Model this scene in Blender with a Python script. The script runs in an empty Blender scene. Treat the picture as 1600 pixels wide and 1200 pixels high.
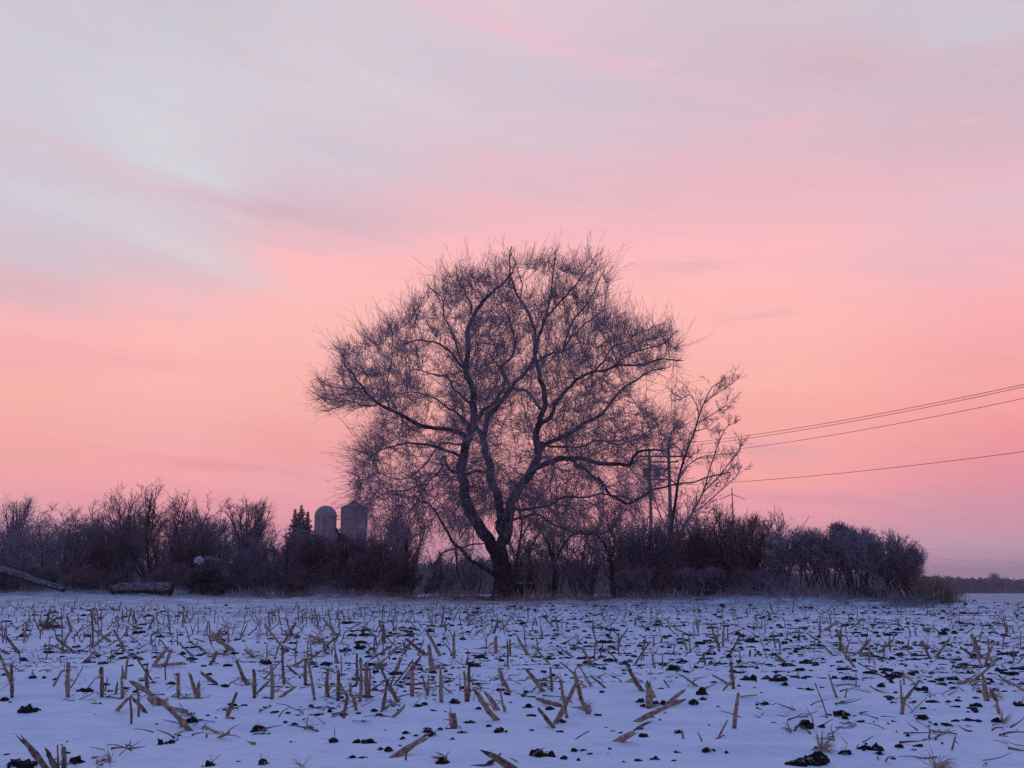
import bpy, math, random
import numpy as np
from mathutils import Vector

# ------------------------------------------------------------------ camera, sky, exposure
SC = bpy.context.scene
F = 1600.0                       # focal length in pixels of the 1600 px wide photograph
EYE = 1.05
YH = 918.0                       # horizon row
TH = math.atan((YH - 600.0) / F)
cam_data = bpy.data.cameras.new("camera")
cam = bpy.data.objects.new("camera", cam_data)
SC.collection.objects.link(cam)
cam.location = (0, 0, EYE)
cam.rotation_euler = (math.pi / 2 + TH, 0, 0)
cam_data.sensor_width = 36.0
cam_data.lens = 36.0
cam_data.clip_start = 0.1
cam_data.clip_end = 6000
SC.camera = cam
SC.render.film_transparent = False
SC.render.filter_size = 1.7
SC.view_settings.view_transform = 'Standard'
SC.view_settings.look = 'None'
SC.view_settings.exposure = 0.0
SC.view_settings.gamma = 1.0
SC.cycles.use_denoising = False
SC.cycles.max_bounces = 5
SC.cycles.diffuse_bounces = 3
SC.cycles.volume_bounces = 0
SC.cycles.transparent_max_bounces = 4


def lin(c):
    return tuple(((v / 255.0) / 12.92 if v / 255.0 <= 0.04045 else ((v / 255.0 + 0.055) / 1.055) ** 2.4) for v in c)


def ray(px, py):
    a, b = (px - 800.0) / F, (600.0 - py) / F
    c, s = math.cos(TH), math.sin(TH)
    return (a, c - b * s, s + b * c)


def P(px, py, dist):
    r = ray(px, py)
    k = dist / r[1]
    return np.array([r[0] * k, dist, EYE + r[2] * k])


# sky: measured colours along six azimuths, each a ramp over elevation
SKY = [
    (50, [(0, 203, 200, 211), (150, 206, 202, 213), (300, 208, 199, 211), (400, 211, 194, 206), (455, 224, 184, 192), (515, 250, 184, 184),
          (570, 249, 177, 176), (620, 252, 180, 171), (700, 248, 173, 167), (760, 238, 162, 167), (830, 205, 150, 166), (915, 172, 132, 158)]),
    (280, [(0, 201, 198, 209), (150, 209, 205, 216), (300, 214, 202, 212), (380, 214, 198, 208), (425, 224, 191, 200), (470, 243, 189, 192),
           (510, 253, 187, 182), (600, 253, 185, 176), (667, 248, 179, 174), (740, 245, 167, 167), (800, 226, 152, 161), (915, 175, 132, 157)]),
    (480, [(0, 208, 200, 211), (150, 212, 202, 213), (250, 212, 198, 210), (320, 216, 187, 199), (370, 237, 187, 195), (405, 252, 189, 190),
           (500, 254, 188, 182), (600, 252, 181, 173), (700, 246, 167, 164), (760, 236, 164, 170), (800, 228, 151, 161), (915, 175, 132, 157)]),
    (800, [(0, 219, 197, 208), (110, 211, 196, 209), (200, 216, 195, 208), (280, 227, 188, 199), (340, 243, 186, 194), (400, 254, 188, 189),
           (450, 255, 188, 182), (600, 252, 181, 173), (700, 248, 171, 166), (800, 230, 153, 162), (915, 175, 132, 157)]),
    (1210, [(0, 207, 192, 204), (110, 210, 188, 201), (200, 219, 187, 200), (280, 231, 184, 195), (340, 240, 186, 194), (390, 253, 188, 190),
            (480, 255, 188, 183), (600, 254, 183, 173), (660, 252, 174, 167), (745, 246, 165, 162), (790, 234, 156, 165), (850, 205, 147, 163),
            (915, 172, 132, 157)]),
    (1560, [(0, 203, 193, 206), (110, 207, 185, 198), (200, 214, 183, 196), (290, 232, 186, 197), (360, 236, 187, 197), (420, 244, 183, 191),
            (480, 250, 177, 179), (560, 248, 168, 167), (640, 251, 165, 161), (700, 242, 155, 158), (750, 226, 146, 157), (800, 206, 145, 161),
            (867, 190, 150, 168), (915, 176, 140, 166)]),
]
# cloud patches: where, half widths and slope (photo pixels, degrees), colour, strength
PATCH = [(250, 215, 120, 45, 25, (208, 215, 222), .55), (330, 290, 90, 14, 20, (212, 214, 221), .5), (90, 318, 110, 14, 6, (208, 210, 219), .6), (290, 390, 130, 14, 18, (222, 208, 213), .6),
         (120, 240, 130, 11, 14, (220, 188, 200), .38), (420, 330, 150, 16, 3, (212, 176, 191), .65), (600, 350, 140, 22, -3, (222, 184, 196), .4), (800, 50, 190, 16, 17, (230, 190, 205), .7),
         (1030, 115, 130, 10, 20, (226, 190, 203), .6), (1010, 160, 160, 14, 10, (205, 190, 204), .5), (1330, 95, 110, 24, 4, (212, 174, 188), .55), (1230, 205, 60, 12, 0, (232, 184, 200), .6),
         (640, 150, 150, 14, 15, (219, 208, 218), .4), (860, 130, 120, 14, 15, (206, 194, 208), .4), (1520, 50, 120, 22, 0, (205, 200, 212), .5), (1080, 420, 70, 7, 0, (232, 178, 188), .6),
         (1180, 491, 50, 6, -2, (226, 172, 180), .45), (1450, 400, 180, 22, 2, (232, 184, 195), .4), (1560, 310, 90, 20, 0, (226, 192, 205), .5), (1200, 712, 60, 12, 8, (222, 166, 176), .5),
         (1300, 780, 200, 10, 5, (212, 156, 170), .4), (700, 440, 120, 10, 3, (250, 180, 184), .5), (200, 560, 160, 10, 2, (243, 168, 172), .35), (350, 730, 160, 7, 5, (232, 156, 164), .45), (560, 240, 140, 16, 12, (204, 196, 209), .4)]
OVERHEAD = (0.098, 0.278, 0.710)
BEHIND = (0.270, 0.165, 0.270)
ELMAX = math.radians(60)


def azel(px, py):
    r = ray(px, py)
    n = math.sqrt(sum(v * v for v in r))
    return math.atan2(r[0], r[1]), math.asin(r[2] / n)


world = bpy.data.worlds.new("World")
SC.world = world
world.use_nodes = True
NT = world.node_tree
NT.nodes.clear()


def N(t, **kw):
    n = NT.nodes.new(t)
    for k, v in kw.items():
        setattr(n, k, v)
    return n


def M(op, a, b=None, c=None, clamp=False):
    n = N('ShaderNodeMath', operation=op, use_clamp=clamp)
    for i, v in enumerate((a, b, c)):
        if v is None:
            continue
        if isinstance(v, (int, float)):
            n.inputs[i].default_value = v
        else:
            NT.links.new(v, n.inputs[i])
    return n.outputs[0]


tc = N('ShaderNodeTexCoord')
sep = N('ShaderNodeSeparateXYZ')
NT.links.new(tc.outputs['Generated'], sep.inputs[0])
AZ = M('ARCTAN2', sep.outputs[0], sep.outputs[1])
EL = M('ARCSINE', sep.outputs[2])


def sky_noise(sx, sy, rot, scale, detail, rough, seed):
    cr, sr = math.cos(rot), math.sin(rot)
    u = M('ADD', M('MULTIPLY', AZ, cr * sx), M('MULTIPLY', EL, sr * sx))
    v = M('SUBTRACT', M('MULTIPLY', EL, cr * sy), M('MULTIPLY', AZ, sr * sy))
    cmb = N('ShaderNodeCombineXYZ')
    NT.links.new(u, cmb.inputs[0]); NT.links.new(v, cmb.inputs[1]); cmb.inputs[2].default_value = seed
    no = N('ShaderNodeTexNoise')
    no.inputs['Scale'].default_value = scale
    no.inputs['Detail'].default_value = detail
    no.inputs['Roughness'].default_value = rough
    NT.links.new(cmb.outputs[0], no.inputs['Vector'])
    return M('SUBTRACT', no.outputs['Fac'], 0.5)


n_big = sky_noise(1.0, 3.2, -0.22, 3.2, 4.0, 0.5, 1.7)
n_mid = sky_noise(1.0, 6.0, -0.12, 7.0, 5.0, 0.6, 5.2)
n_fine = sky_noise(1.0, 7.0, -0.16, 15.0, 7.0, 0.68, 9.1)
n_wisp = sky_noise(1.0, 5.0, -0.20, 30.0, 6.0, 0.7, 14.3)
shift = M('ADD', M('MULTIPLY', n_wisp, 0.010), M('ADD', M('MULTIPLY', n_big, 0.030), M('MULTIPLY', n_mid, 0.024)))
# the streaks climb to the left high up and lie level near the horizon
tilt_w = M('MULTIPLY', M('SUBTRACT', EL, 0.12, clamp=False), 3.2, clamp=True)
cols = []
for px, stops in SKY:
    az0, _ = azel(px, 400)
    ramp = N('ShaderNodeValToRGB')
    ramp.color_ramp.interpolation = 'B_SPLINE' if False else 'EASE'
    els = [(azel(px, s[0])[1], tuple(v * (1 + .30 * min(1, max(0, (s[0] - 700) / 170))) for v in lin(s[1:]))) for s in stops]
    els.sort()
    e = ramp.color_ramp.elements
    e[0].position = max(els[0][0], 0) / ELMAX; e[0].color = (*els[0][1], 1)
    e[1].position = els[-1][0] / ELMAX; e[1].color = (*els[-1][1], 1)
    for el, c in els[1:-1]:
        x = e.new(el / ELMAX); x.color = (*c, 1)
    sl = M('MULTIPLY', M('MULTIPLY', M('SUBTRACT', AZ, az0), 0.09), tilt_w)
    el2 = M('ADD', M('ADD', EL, sl), shift)
    NT.links.new(M('DIVIDE', el2, ELMAX), ramp.inputs[0])
    cols.append((az0, ramp.outputs[0]))
cur = cols[0][1]
for (a0, _), (a1, c1) in zip(cols[:-1], cols[1:]):
    mr = N('ShaderNodeMapRange', interpolation_type='SMOOTHSTEP')
    mr.inputs['From Min'].default_value = a0; mr.inputs['From Max'].default_value = a1
    NT.links.new(AZ, mr.inputs['Value'])
    mx = N('ShaderNodeMix', data_type='RGBA')
    NT.links.new(mr.outputs[0], mx.inputs['Factor']); NT.links.new(cur, mx.inputs['A']); NT.links.new(c1, mx.inputs['B'])
    cur = mx.outputs['Result']


def mixc(fac, a, b, blend='MIX'):
    mx = N('ShaderNodeMix', data_type='RGBA', blend_type=blend)
    for k, v in (('Factor', fac), ('A', a), ('B', b)):
        if isinstance(v, tuple):
            mx.inputs[k].default_value = (*v, 1)
        elif isinstance(v, (int, float)):
            mx.inputs[k].default_value = v
        else:
            NT.links.new(v, mx.inputs[k])
    return mx.outputs['Result']


WA = M('ADD', AZ, M('ADD', M('MULTIPLY', n_big, 0.06), M('MULTIPLY', n_fine, 0.03)))
WE = M('ADD', EL, M('ADD', M('MULTIPLY', n_mid, 0.040), M('MULTIPLY', n_wisp, 0.018)))
for bx_, by_, sx_, sy_, rot_, colr_, st_ in PATCH:
    a0_, e0_ = azel(bx_, by_)
    cr_, sr_ = math.cos(math.radians(rot_)), math.sin(math.radians(rot_))
    da, de = M('SUBTRACT', WA, a0_), M('SUBTRACT', WE, e0_)
    u_ = M('ADD', M('MULTIPLY', da, cr_ * F / sx_), M('MULTIPLY', de, -sr_ * F / sx_))
    v_ = M('ADD', M('MULTIPLY', da, sr_ * F / sy_), M('MULTIPLY', de, cr_ * F / sy_))
    g_ = M('EXPONENT', M('MULTIPLY', M('ADD', M('MULTIPLY', u_, u_), M('MULTIPLY', v_, v_)), -0.8))
    cur = mixc(M('MULTIPLY', g_, st_ * 1.15, clamp=True), cur, lin(colr_))
# thin cool-grey cloud streaks over the glow, and rosy ones
st1 = M('MULTIPLY', M('SUBTRACT', n_mid, 0.03, clamp=False), 2.4, clamp=True)
cur = mixc(M('MULTIPLY', st1, 0.28), cur, lin((214, 172, 186)))
st2 = M('MULTIPLY', M('SUBTRACT', n_fine, 0.02), 1.6, clamp=True)
cur = mixc(M('MULTIPLY', st2, 0.28), cur, lin((232, 168, 176)))
st3 = M('MULTIPLY', M('SUBTRACT', M('MULTIPLY', M('ADD', n_fine, M('MULTIPLY', n_wisp, .8)), -1.0), 0.03), 2.0, clamp=True)
cur = mixc(M('MULTIPLY', st3, 0.35), cur, lin((255, 196, 186)))


def smooth(v, a, b):
    mr = N('ShaderNodeMapRange', interpolation_type='SMOOTHSTEP')
    mr.inputs['From Min'].default_value = a; mr.inputs['From Max'].default_value = b
    NT.links.new(v, mr.inputs['Value'])
    return mr.outputs[0]


side = smooth(M('ABSOLUTE', AZ), math.radians(38), math.radians(80))
cur = mixc(side, cur, BEHIND)
up = smooth(EL, math.radians(33), math.radians(50))
cur = mixc(up, cur, OVERHEAD)
bg = N('ShaderNodeBackground')
NT.links.new(cur, bg.inputs['Color'])
bg.inputs['Strength'].default_value = 1.045
out = N('ShaderNodeOutputWorld')
NT.links.new(bg.outputs[0], out.inputs['Surface'])
world.cycles.sampling_method = 'MANUAL'
world.cycles.sample_map_resolution = 1024

# ------------------------------------------------------------------ helpers
RNG = np.random.default_rng(11)
random.seed(5)
COL = SC.collection


def material(name, c1, c2=None, rough=0.9, scale=6.0, bump=0.0, bscale=30.0, top=None, top_lo=0.35, top_hi=0.9, coord='Object', detail=4.0, spec=0.15):
    m = bpy.data.materials.new(name)
    m.use_nodes = True
    nt = m.node_tree
    b = nt.nodes['Principled BSDF']
    b.inputs['Roughness'].default_value = rough
    b.inputs['Specular IOR Level'].default_value = spec
    t = nt.nodes.new('ShaderNodeTexCoord')
    no = nt.nodes.new('ShaderNodeTexNoise')
    no.inputs['Scale'].default_value = scale
    no.inputs['Detail'].default_value = detail
    nt.links.new(t.outputs[coord], no.inputs['Vector'])
    r = nt.nodes.new('ShaderNodeValToRGB')
    r.color_ramp.elements[0].position = 0.35; r.color_ramp.elements[1].position = 0.68
    r.color_ramp.elements[0].color = (*c1, 1); r.color_ramp.elements[1].color = (*(c2 or c1), 1)
    nt.links.new(no.outputs['Fac'], r.inputs[0])
    colr = r.outputs[0]
    if top:                      # frost or snow lying on what faces up
        g = nt.nodes.new('ShaderNodeNewGeometry')
        s = nt.nodes.new('ShaderNodeSeparateXYZ')
        nt.links.new(g.outputs['Normal'], s.inputs[0])
        n2 = nt.nodes.new('ShaderNodeTexNoise'); n2.inputs['Scale'].default_value = scale * 1.7
        nt.links.new(t.outputs[coord], n2.inputs['Vector'])
        ad = nt.nodes.new('ShaderNodeMath'); ad.operation = 'MULTIPLY_ADD'
        nt.links.new(n2.outputs['Fac'], ad.inputs[0]); ad.inputs[1].default_value = 0.9
        nt.links.new(s.outputs[2], ad.inputs[2])
        mr = nt.nodes.new('ShaderNodeMapRange')
        mr.inputs['From Min'].default_value = top_lo + 0.45; mr.inputs['From Max'].default_value = top_hi + 0.45
        nt.links.new(ad.outputs[0], mr.inputs['Value'])
        mx = nt.nodes.new('ShaderNodeMix'); mx.data_type = 'RGBA'
        nt.links.new(mr.outputs[0], mx.inputs['Factor']); nt.links.new(colr, mx.inputs['A'])
        mx.inputs['B'].default_value = (*top, 1)
        colr = mx.outputs['Result']
    nt.links.new(colr, b.inputs['Base Color'])
    if bump:
        n3 = nt.nodes.new('ShaderNodeTexNoise'); n3.inputs['Scale'].default_value = bscale; n3.inputs['Detail'].default_value = 5
        nt.links.new(t.outputs[coord], n3.inputs['Vector'])
        bp = nt.nodes.new('ShaderNodeBump'); bp.inputs['Strength'].default_value = 1.0; bp.inputs['Distance'].default_value = bump
        nt.links.new(n3.outputs['Fac'], bp.inputs['Height'])
        nt.links.new(bp.outputs[0], b.inputs['Normal'])
    return m


def snow_field_material():
    """clean snow in front; farther out the cover is thin, soil and stubble darken it in patches"""
    m = material('snow_cover', (0.76, 0.79, 0.84), (0.86, 0.87, 0.90), rough=0.75, scale=3.0, bump=0.022, bscale=14.0)
    nt = m.node_tree; b = nt.nodes['Principled BSDF']
    src = b.inputs['Base Color'].links[0].from_socket
    t = nt.nodes.new('ShaderNodeTexCoord'); mp = nt.nodes.new('ShaderNodeMapping'); mp.inputs['Scale'].default_value = (0.9, 1.1, 1)
    nt.links.new(t.outputs['Object'], mp.inputs[0])
    no = nt.nodes.new('ShaderNodeTexNoise'); no.inputs['Scale'].default_value = 1.0; no.inputs['Detail'].default_value = 7; no.inputs['Roughness'].default_value = .68
    nt.links.new(mp.outputs[0], no.inputs['Vector'])
    s = nt.nodes.new('ShaderNodeSeparateXYZ'); nt.links.new(t.outputs['Object'], s.inputs[0])
    far_ = nt.nodes.new('ShaderNodeMapRange'); far_.inputs['From Min'].default_value = 9; far_.inputs['From Max'].default_value = 52
    far_.inputs['To Min'].default_value = -0.14; far_.inputs['To Max'].default_value = 0.21
    nt.links.new(s.outputs[1], far_.inputs['Value'])
    ad = nt.nodes.new('ShaderNodeMath'); ad.operation = 'ADD'; nt.links.new(no.outputs['Fac'], ad.inputs[0]); nt.links.new(far_.outputs[0], ad.inputs[1])
    r = nt.nodes.new('ShaderNodeMapRange'); r.inputs['From Min'].default_value = 0.50; r.inputs['From Max'].default_value = 0.72; r.inputs['To Max'].default_value = 0.62
    nt.links.new(ad.outputs[0], r.inputs['Value'])
    mx = nt.nodes.new('ShaderNodeMix'); mx.data_type = 'RGBA'
    nt.links.new(r.outputs[0], mx.inputs['Factor']); nt.links.new(src, mx.inputs['A']); mx.inputs['B'].default_value = (0.17, 0.15, 0.15, 1)
    nt.links.new(mx.outputs['Result'], b.inputs['Base Color'])
    return m


SNOWC = (0.80, 0.82, 0.86)
MAT = dict(
    snow=material('snow', (0.78, 0.80, 0.84), (0.86, 0.87, 0.90), rough=0.75, scale=3.0, bump=0.006, bscale=9.0, coord='Object'),
    bark=material('bark', (0.030, 0.024, 0.026), (0.085, 0.068, 0.070), scale=5.0, bump=0.04, bscale=14.0, top=(0.22, 0.21, 0.25), top_lo=0.5, top_hi=1.2),
    bark_dark=material('bark_dark', (0.020, 0.016, 0.018), (0.05, 0.04, 0.04), scale=5.0, bump=0.02, bscale=14.0, top=(0.22, 0.22, 0.26), top_lo=0.5, top_hi=1.2),
    twig=material('twig', (0.18, 0.135, 0.165), (0.42, 0.35, 0.41), scale=0.55, top=(0.32, 0.31, 0.36), top_lo=0.3, top_hi=1.1, detail=3),
    twig_frost=material('twig_frost', (0.22, 0.16, 0.18), (0.50, 0.43, 0.47), scale=0.6, top=(0.46, 0.46, 0.50), top_lo=0.2, top_hi=1.1, detail=3),
    grey_snow=material('grey_snow', (0.28, 0.28, 0.30), (0.62, 0.63, 0.66), scale=5.0, bump=0.02, bscale=12.0),  # darker, mottled copy of the snow colour for the heap's cap
    snow_shaded=material('snow_painted_shade', (0.045, 0.035, 0.038), (0.27, 0.27, 0.29), scale=9.0, bump=0.01, bscale=20.0),  # hedge shade painted into the snow colour on logs, stump and slab
    twig_dark=material('twig_dark', (0.12, 0.070, 0.075), (0.32, 0.21, 0.23), scale=0.6, top=(0.16, 0.15, 0.18), top_lo=0.5, top_hi=1.2, detail=3),
    twig_red=material('twig_red', (0.15, 0.080, 0.088), (0.32, 0.20, 0.22), scale=0.7, top=(0.20, 0.17, 0.19), top_lo=0.5, top_hi=1.2, detail=3),
    needle=material('needle', (0.030, 0.036, 0.034), (0.07, 0.08, 0.075), scale=0.8),
    silo=material('silo_concrete', (0.19, 0.135, 0.14), (0.33, 0.25, 0.25), scale=0.35, bump=0.01, bscale=3.0),
    silo_metal=material('silo_metal', (0.22, 0.20, 0.22), (0.30, 0.27, 0.30), scale=0.6, rough=0.6),
    wood=material('pole_wood', (0.20, 0.14, 0.14), (0.28, 0.21, 0.20), scale=3.0),
    metal=material('transformer_metal', (0.26, 0.22, 0.23), (0.32, 0.27, 0.28), scale=3.0, rough=0.6),
    wire=material('wire_metal', (0.07, 0.055, 0.06), (0.09, 0.07, 0.075), rough=0.6),
    stalk=material('corn_stalk', (0.17, 0.12, 0.08), (0.50, 0.40, 0.28), scale=30.0, bump=0.004, bscale=60.0, rough=0.8),
    stalk_dark=material('corn_stalk_wet', (0.07, 0.048, 0.035), (0.36, 0.27, 0.19), scale=30.0, bump=0.004, bscale=60.0, rough=0.8),
    husk=material('husk', (0.36, 0.28, 0.20), (0.66, 0.55, 0.41), scale=22.0, rough=0.85),
    soil=material('soil', (0.012, 0.009, 0.009), (0.055, 0.038, 0.033), scale=26.0, bump=0.03, bscale=60.0, top=(0.6, 0.61, 0.65), top_lo=.97, top_hi=1.12),
    grass=material('dry_grass', (0.22, 0.19, 0.20), (0.58, 0.56, 0.58), scale=0.9, detail=3),
    grass_tan=material('dry_grass_tan', (0.20, 0.15, 0.11), (0.42, 0.33, 0.25), scale=3.0),
    far=material('far_wood', (0.17, 0.12, 0.14), (0.30, 0.24, 0.26), scale=0.05, detail=3),
    dark=material('dark_junk', (0.015, 0.012, 0.013), (0.045, 0.036, 0.036), scale=4.0, bump=0.02, bscale=10.0),
)


def props(o, label=None, cat=None, group=None, kind=None):
    if label: o['label'] = label
    if cat: o['category'] = cat
    if group: o['group'] = group
    if kind: o['kind'] = kind
    return o


def thing(name, label, cat, loc, group=None):
    o = bpy.data.objects.new(name, None)
    COL.objects.link(o)
    o.location = tuple(float(v) for v in loc)
    o.empty_display_size = 0.3
    return props(o, label, cat, group)


def mk(name, V, faces, mat, parent=None, origin=None, smooth_=False):
    """V (n,3) world coordinates; faces: list of (k,m) int arrays of equal-sided faces."""
    V = np.asarray(V, dtype=np.float64)
    if parent is not None:
        V = V - np.array(parent.location)
    elif origin is not None:
        V = V - np.asarray(origin)
    me = bpy.data.meshes.new(name)
    faces = [np.asarray(f, dtype=np.int32) for f in faces if len(f)]
    nl = sum(f.size for f in faces)
    nf = sum(len(f) for f in faces)
    me.vertices.add(len(V))
    me.vertices.foreach_set('co', V.astype(np.float32).ravel())
    me.loops.add(nl)
    me.loops.foreach_set('vertex_index', np.concatenate([f.ravel() for f in faces]))
    me.polygons.add(nf)
    tot = np.concatenate([np.full(len(f), f.shape[1], np.int32) for f in faces])
    start = np.concatenate([[0], np.cumsum(tot)[:-1]]).astype(np.int32)
    me.polygons.foreach_set('loop_start', start)
    me.polygons.foreach_set('loop_total', tot)
    if smooth_:
        me.polygons.foreach_set('use_smooth', np.ones(nf, bool))
    me.update(calc_edges=True)
    me.materials.append(MAT[mat])
    o = bpy.data.objects.new(name, me)
    COL.objects.link(o)
    if parent is not None:
        o.parent = parent
    elif origin is not None:
        o.location = tuple(float(v) for v in origin)
    return o


class MB:
    def __init__(self):
        self.V = []; self.F = {}; self.n = 0

    def add(self, V, faces):
        V = np.asarray(V, float)
        self.V.append(V)
        for f in faces:
            f = np.asarray(f)
            if len(f):
                self.F.setdefault(f.shape[1], []).append(f + self.n)
        self.n += len(V)

    def build(self, name, mat, parent=None, origin=None, smooth_=False):
        return mk(name, np.concatenate(self.V), [np.concatenate(v) for v in self.F.values()], mat, parent, origin, smooth_)


def frames(D):
    D = D / np.maximum(np.linalg.norm(D, axis=1, keepdims=True), 1e-9)
    ref = np.where(np.abs(D[:, 2:3]) > 0.9, np.array([[1.0, 0, 0]]), np.array([[0, 0, 1.0]]))
    U = np.cross(D, ref); U /= np.linalg.norm(U, axis=1, keepdims=True)
    return U, np.cross(D, U)


def segs(mb, P0, P1, R0, R1, sides=3):
    n = len(P0)
    if n == 0: return
    U, W = frames(P1 - P0)
    a = np.arange(sides) * 2 * math.pi / sides
    ca, sa = np.cos(a)[None, :, None], np.sin(a)[None, :, None]
    ring = U[:, None, :] * ca + W[:, None, :] * sa
    A = P0[:, None, :] + ring * np.asarray(R0).reshape(-1, 1, 1)
    B = P1[:, None, :] + ring * np.asarray(R1).reshape(-1, 1, 1)
    V = np.concatenate([A, B], axis=1).reshape(-1, 3)
    base = (np.arange(n) * 2 * sides)[:, None]
    k = np.arange(sides); k2 = (k + 1) % sides
    Fq = np.stack([base + k, base + k2, base + sides + k2, base + sides + k], axis=2).reshape(-1, 4)
    mb.add(V, [Fq])


def sweep(mb, pts, rad, sides=8, cap=True, rough=0.0, rng=None):
    pts = np.asarray(pts, float); n = len(pts)
    T = np.gradient(pts, axis=0)
    T /= np.maximum(np.linalg.norm(T, axis=1, keepdims=True), 1e-9)
    u = np.cross(T[0], [0, 0, 1.0] if abs(T[0][2]) < 0.9 else [1.0, 0, 0]); u /= np.linalg.norm(u)
    a = np.arange(sides) * 2 * math.pi / sides
    V = []
    lump = (rng or RNG).normal(0, rough, (n, sides)) if rough else np.zeros((n, sides))
    for i in range(n):
        u = u - T[i] * np.dot(u, T[i]); u /= np.linalg.norm(u)
        w = np.cross(T[i], u)
        r = rad[i] * (1 + lump[i])
        V.append(pts[i] + np.outer(np.cos(a) * r, u) + np.outer(np.sin(a) * r, w))
    V = np.concatenate(V)
    k = np.arange(sides); k2 = (k + 1) % sides
    Fq = np.concatenate([np.stack([i * sides + k, i * sides + k2, (i + 1) * sides + k2, (i + 1) * sides + k], 1) for i in range(n - 1)])
    faces = [Fq]
    if cap:
        faces.append(np.array([list(range(sides))[::-1]])); faces.append(np.array([[(n - 1) * sides + j for j in range(sides)]]))
        if sides == 4:
            faces = [np.concatenate(faces)]
    mb.add(V, faces)


def spline(pts, per=4):
    pts = np.asarray(pts, float)
    p = np.vstack([2 * pts[0] - pts[1], pts, 2 * pts[-1] - pts[-2]])
    out_ = []
    for i in range(1, len(p) - 2):
        for t in np.arange(per) / per:
            a, b, c, d = p[i - 1], p[i], p[i + 1], p[i + 2]
            out_.append(0.5 * ((2 * b) + (-a + c) * t + (2 * a - 5 * b + 4 * c - d) * t ** 2 + (-a + 3 * b - 3 * c + d) * t ** 3))
    out_.append(pts[-1])
    return np.array(out_)


def box(mb, c, s, rz=0.0):
    c = np.asarray(c, float); s = np.asarray(s, float) / 2
    v = np.array([[x, y, z] for x in (-1, 1) for y in (-1, 1) for z in (-1, 1)]) * s
    cz, sz = math.cos(rz), math.sin(rz)
    v = v @ np.array([[cz, sz, 0], [-sz, cz, 0], [0, 0, 1]]) + c
    mb.add(v, [np.array([[0, 1, 3, 2], [4, 6, 7, 5], [0, 4, 5, 1], [2, 3, 7, 6], [0, 2, 6, 4], [1, 5, 7, 3]])])


# ------------------------------------------------------------------ value noise and the lie of the land
_tab = np.random.default_rng(77).random(65536)


def vnoise(x, y, seed=0):
    x = np.asarray(x, float); y = np.asarray(y, float)
    xi, yi = np.floor(x).astype(np.int64), np.floor(y).astype(np.int64)
    fx, fy = x - xi, y - yi
    fx = fx * fx * (3 - 2 * fx); fy = fy * fy * (3 - 2 * fy)
    h = lambda a, b: _tab[((a * 73856093) ^ (b * 19349663) ^ (seed * 83492791)) & 65535]
    return (h(xi, yi) * (1 - fx) + h(xi + 1, yi) * fx) * (1 - fy) + (h(xi, yi + 1) * (1 - fx) + h(xi + 1, yi + 1) * fx) * fy


def fbm(x, y, oct_=4, seed=0):
    s, a, t = 0.0, 1.0, 0.0
    for i in range(oct_):
        s = s + a * vnoise(x * 2 ** i, y * 2 ** i, seed + i); t += a; a *= 0.5
    return s / t - 0.5


def sst(a, b, v):
    t = np.clip((v - a) / (b - a), 0, 1)
    return t * t * (3 - 2 * t)


def ground(x, y):
    x = np.asarray(x, float); y = np.asarray(y, float)
    g = 0.45 * sst(12, 52, y)
    g = g + 0.20 * sst(-4, -24, x) * sst(34, 60, y)
    g = g - 1.95 * sst(75, 320, y) - 0.2 * sst(-4, -24, x) * sst(80, 200, y)
    near = 1 - sst(60, 140, y)
    amp = near * (0.35 + 0.65 * sst(3, 9, y))
    g = g + 0.10 * fbm(x * 0.13, y * 0.20, 3, 3) * near
    g = g + 0.105 * fbm(x * 0.45, y * 1.35, 3, 9) * amp        # drifts lying across the view
    g = g + 0.050 * fbm(x * 1.9, y * 4.2, 4, 21) * amp + 0.012 * fbm(x * 9, y * 14, 2, 25) * near
    g = g + 0.022 * np.sin(y * 2 * math.pi / 0.76 + 1.3 * fbm(x * 0.3, y * 0.3, 2, 31) * 6) * near * sst(5, 9, y) * 0.7
    # low snowy bank along the foot of the hedge
    edge = np.interp(x, [-30, -17, -3, 6, 13, 17], [57, 55, 49.5, 45.5, 42, 40.5])
    bank = np.exp(-((y - edge - 0.6) / 2.4) ** 2) * sst(21, 17, x)
    g = g + 0.34 * bank * np.clip(0.45 + 2.4 * fbm(x * 0.42, y * 0.3, 3, 41), 0, 1.3)
    return g


def G(x, y):
    return float(ground(np.array([x]), np.array([y]))[0])


_T = np.concatenate([np.arange(3, 60, 0.05), np.arange(60, 400, 2.0)])


def hit(px, py):
    """where the view ray through a photo pixel meets the ground"""
    r = ray(px, py); k, sl = r[0] / r[1], r[2] / r[1]
    dz = EYE + sl * _T - ground(k * _T, _T)
    w = np.where(dz <= 0)[0]
    if len(w) == 0 or w[0] == 0:
        b = 60.0
    else:
        i = w[0]; b = _T[i - 1] + (_T[i] - _T[i - 1]) * dz[i - 1] / (dz[i - 1] - dz[i])
    return np.array([k * b, b, G(k * b, b)])


def foot(px, dist):
    x = (px - 800) / F * dist / math.cos(TH) * 1.0
    x = P(px, YH, dist)[0]
    return np.array([x, dist, G(x, dist)])


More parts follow.
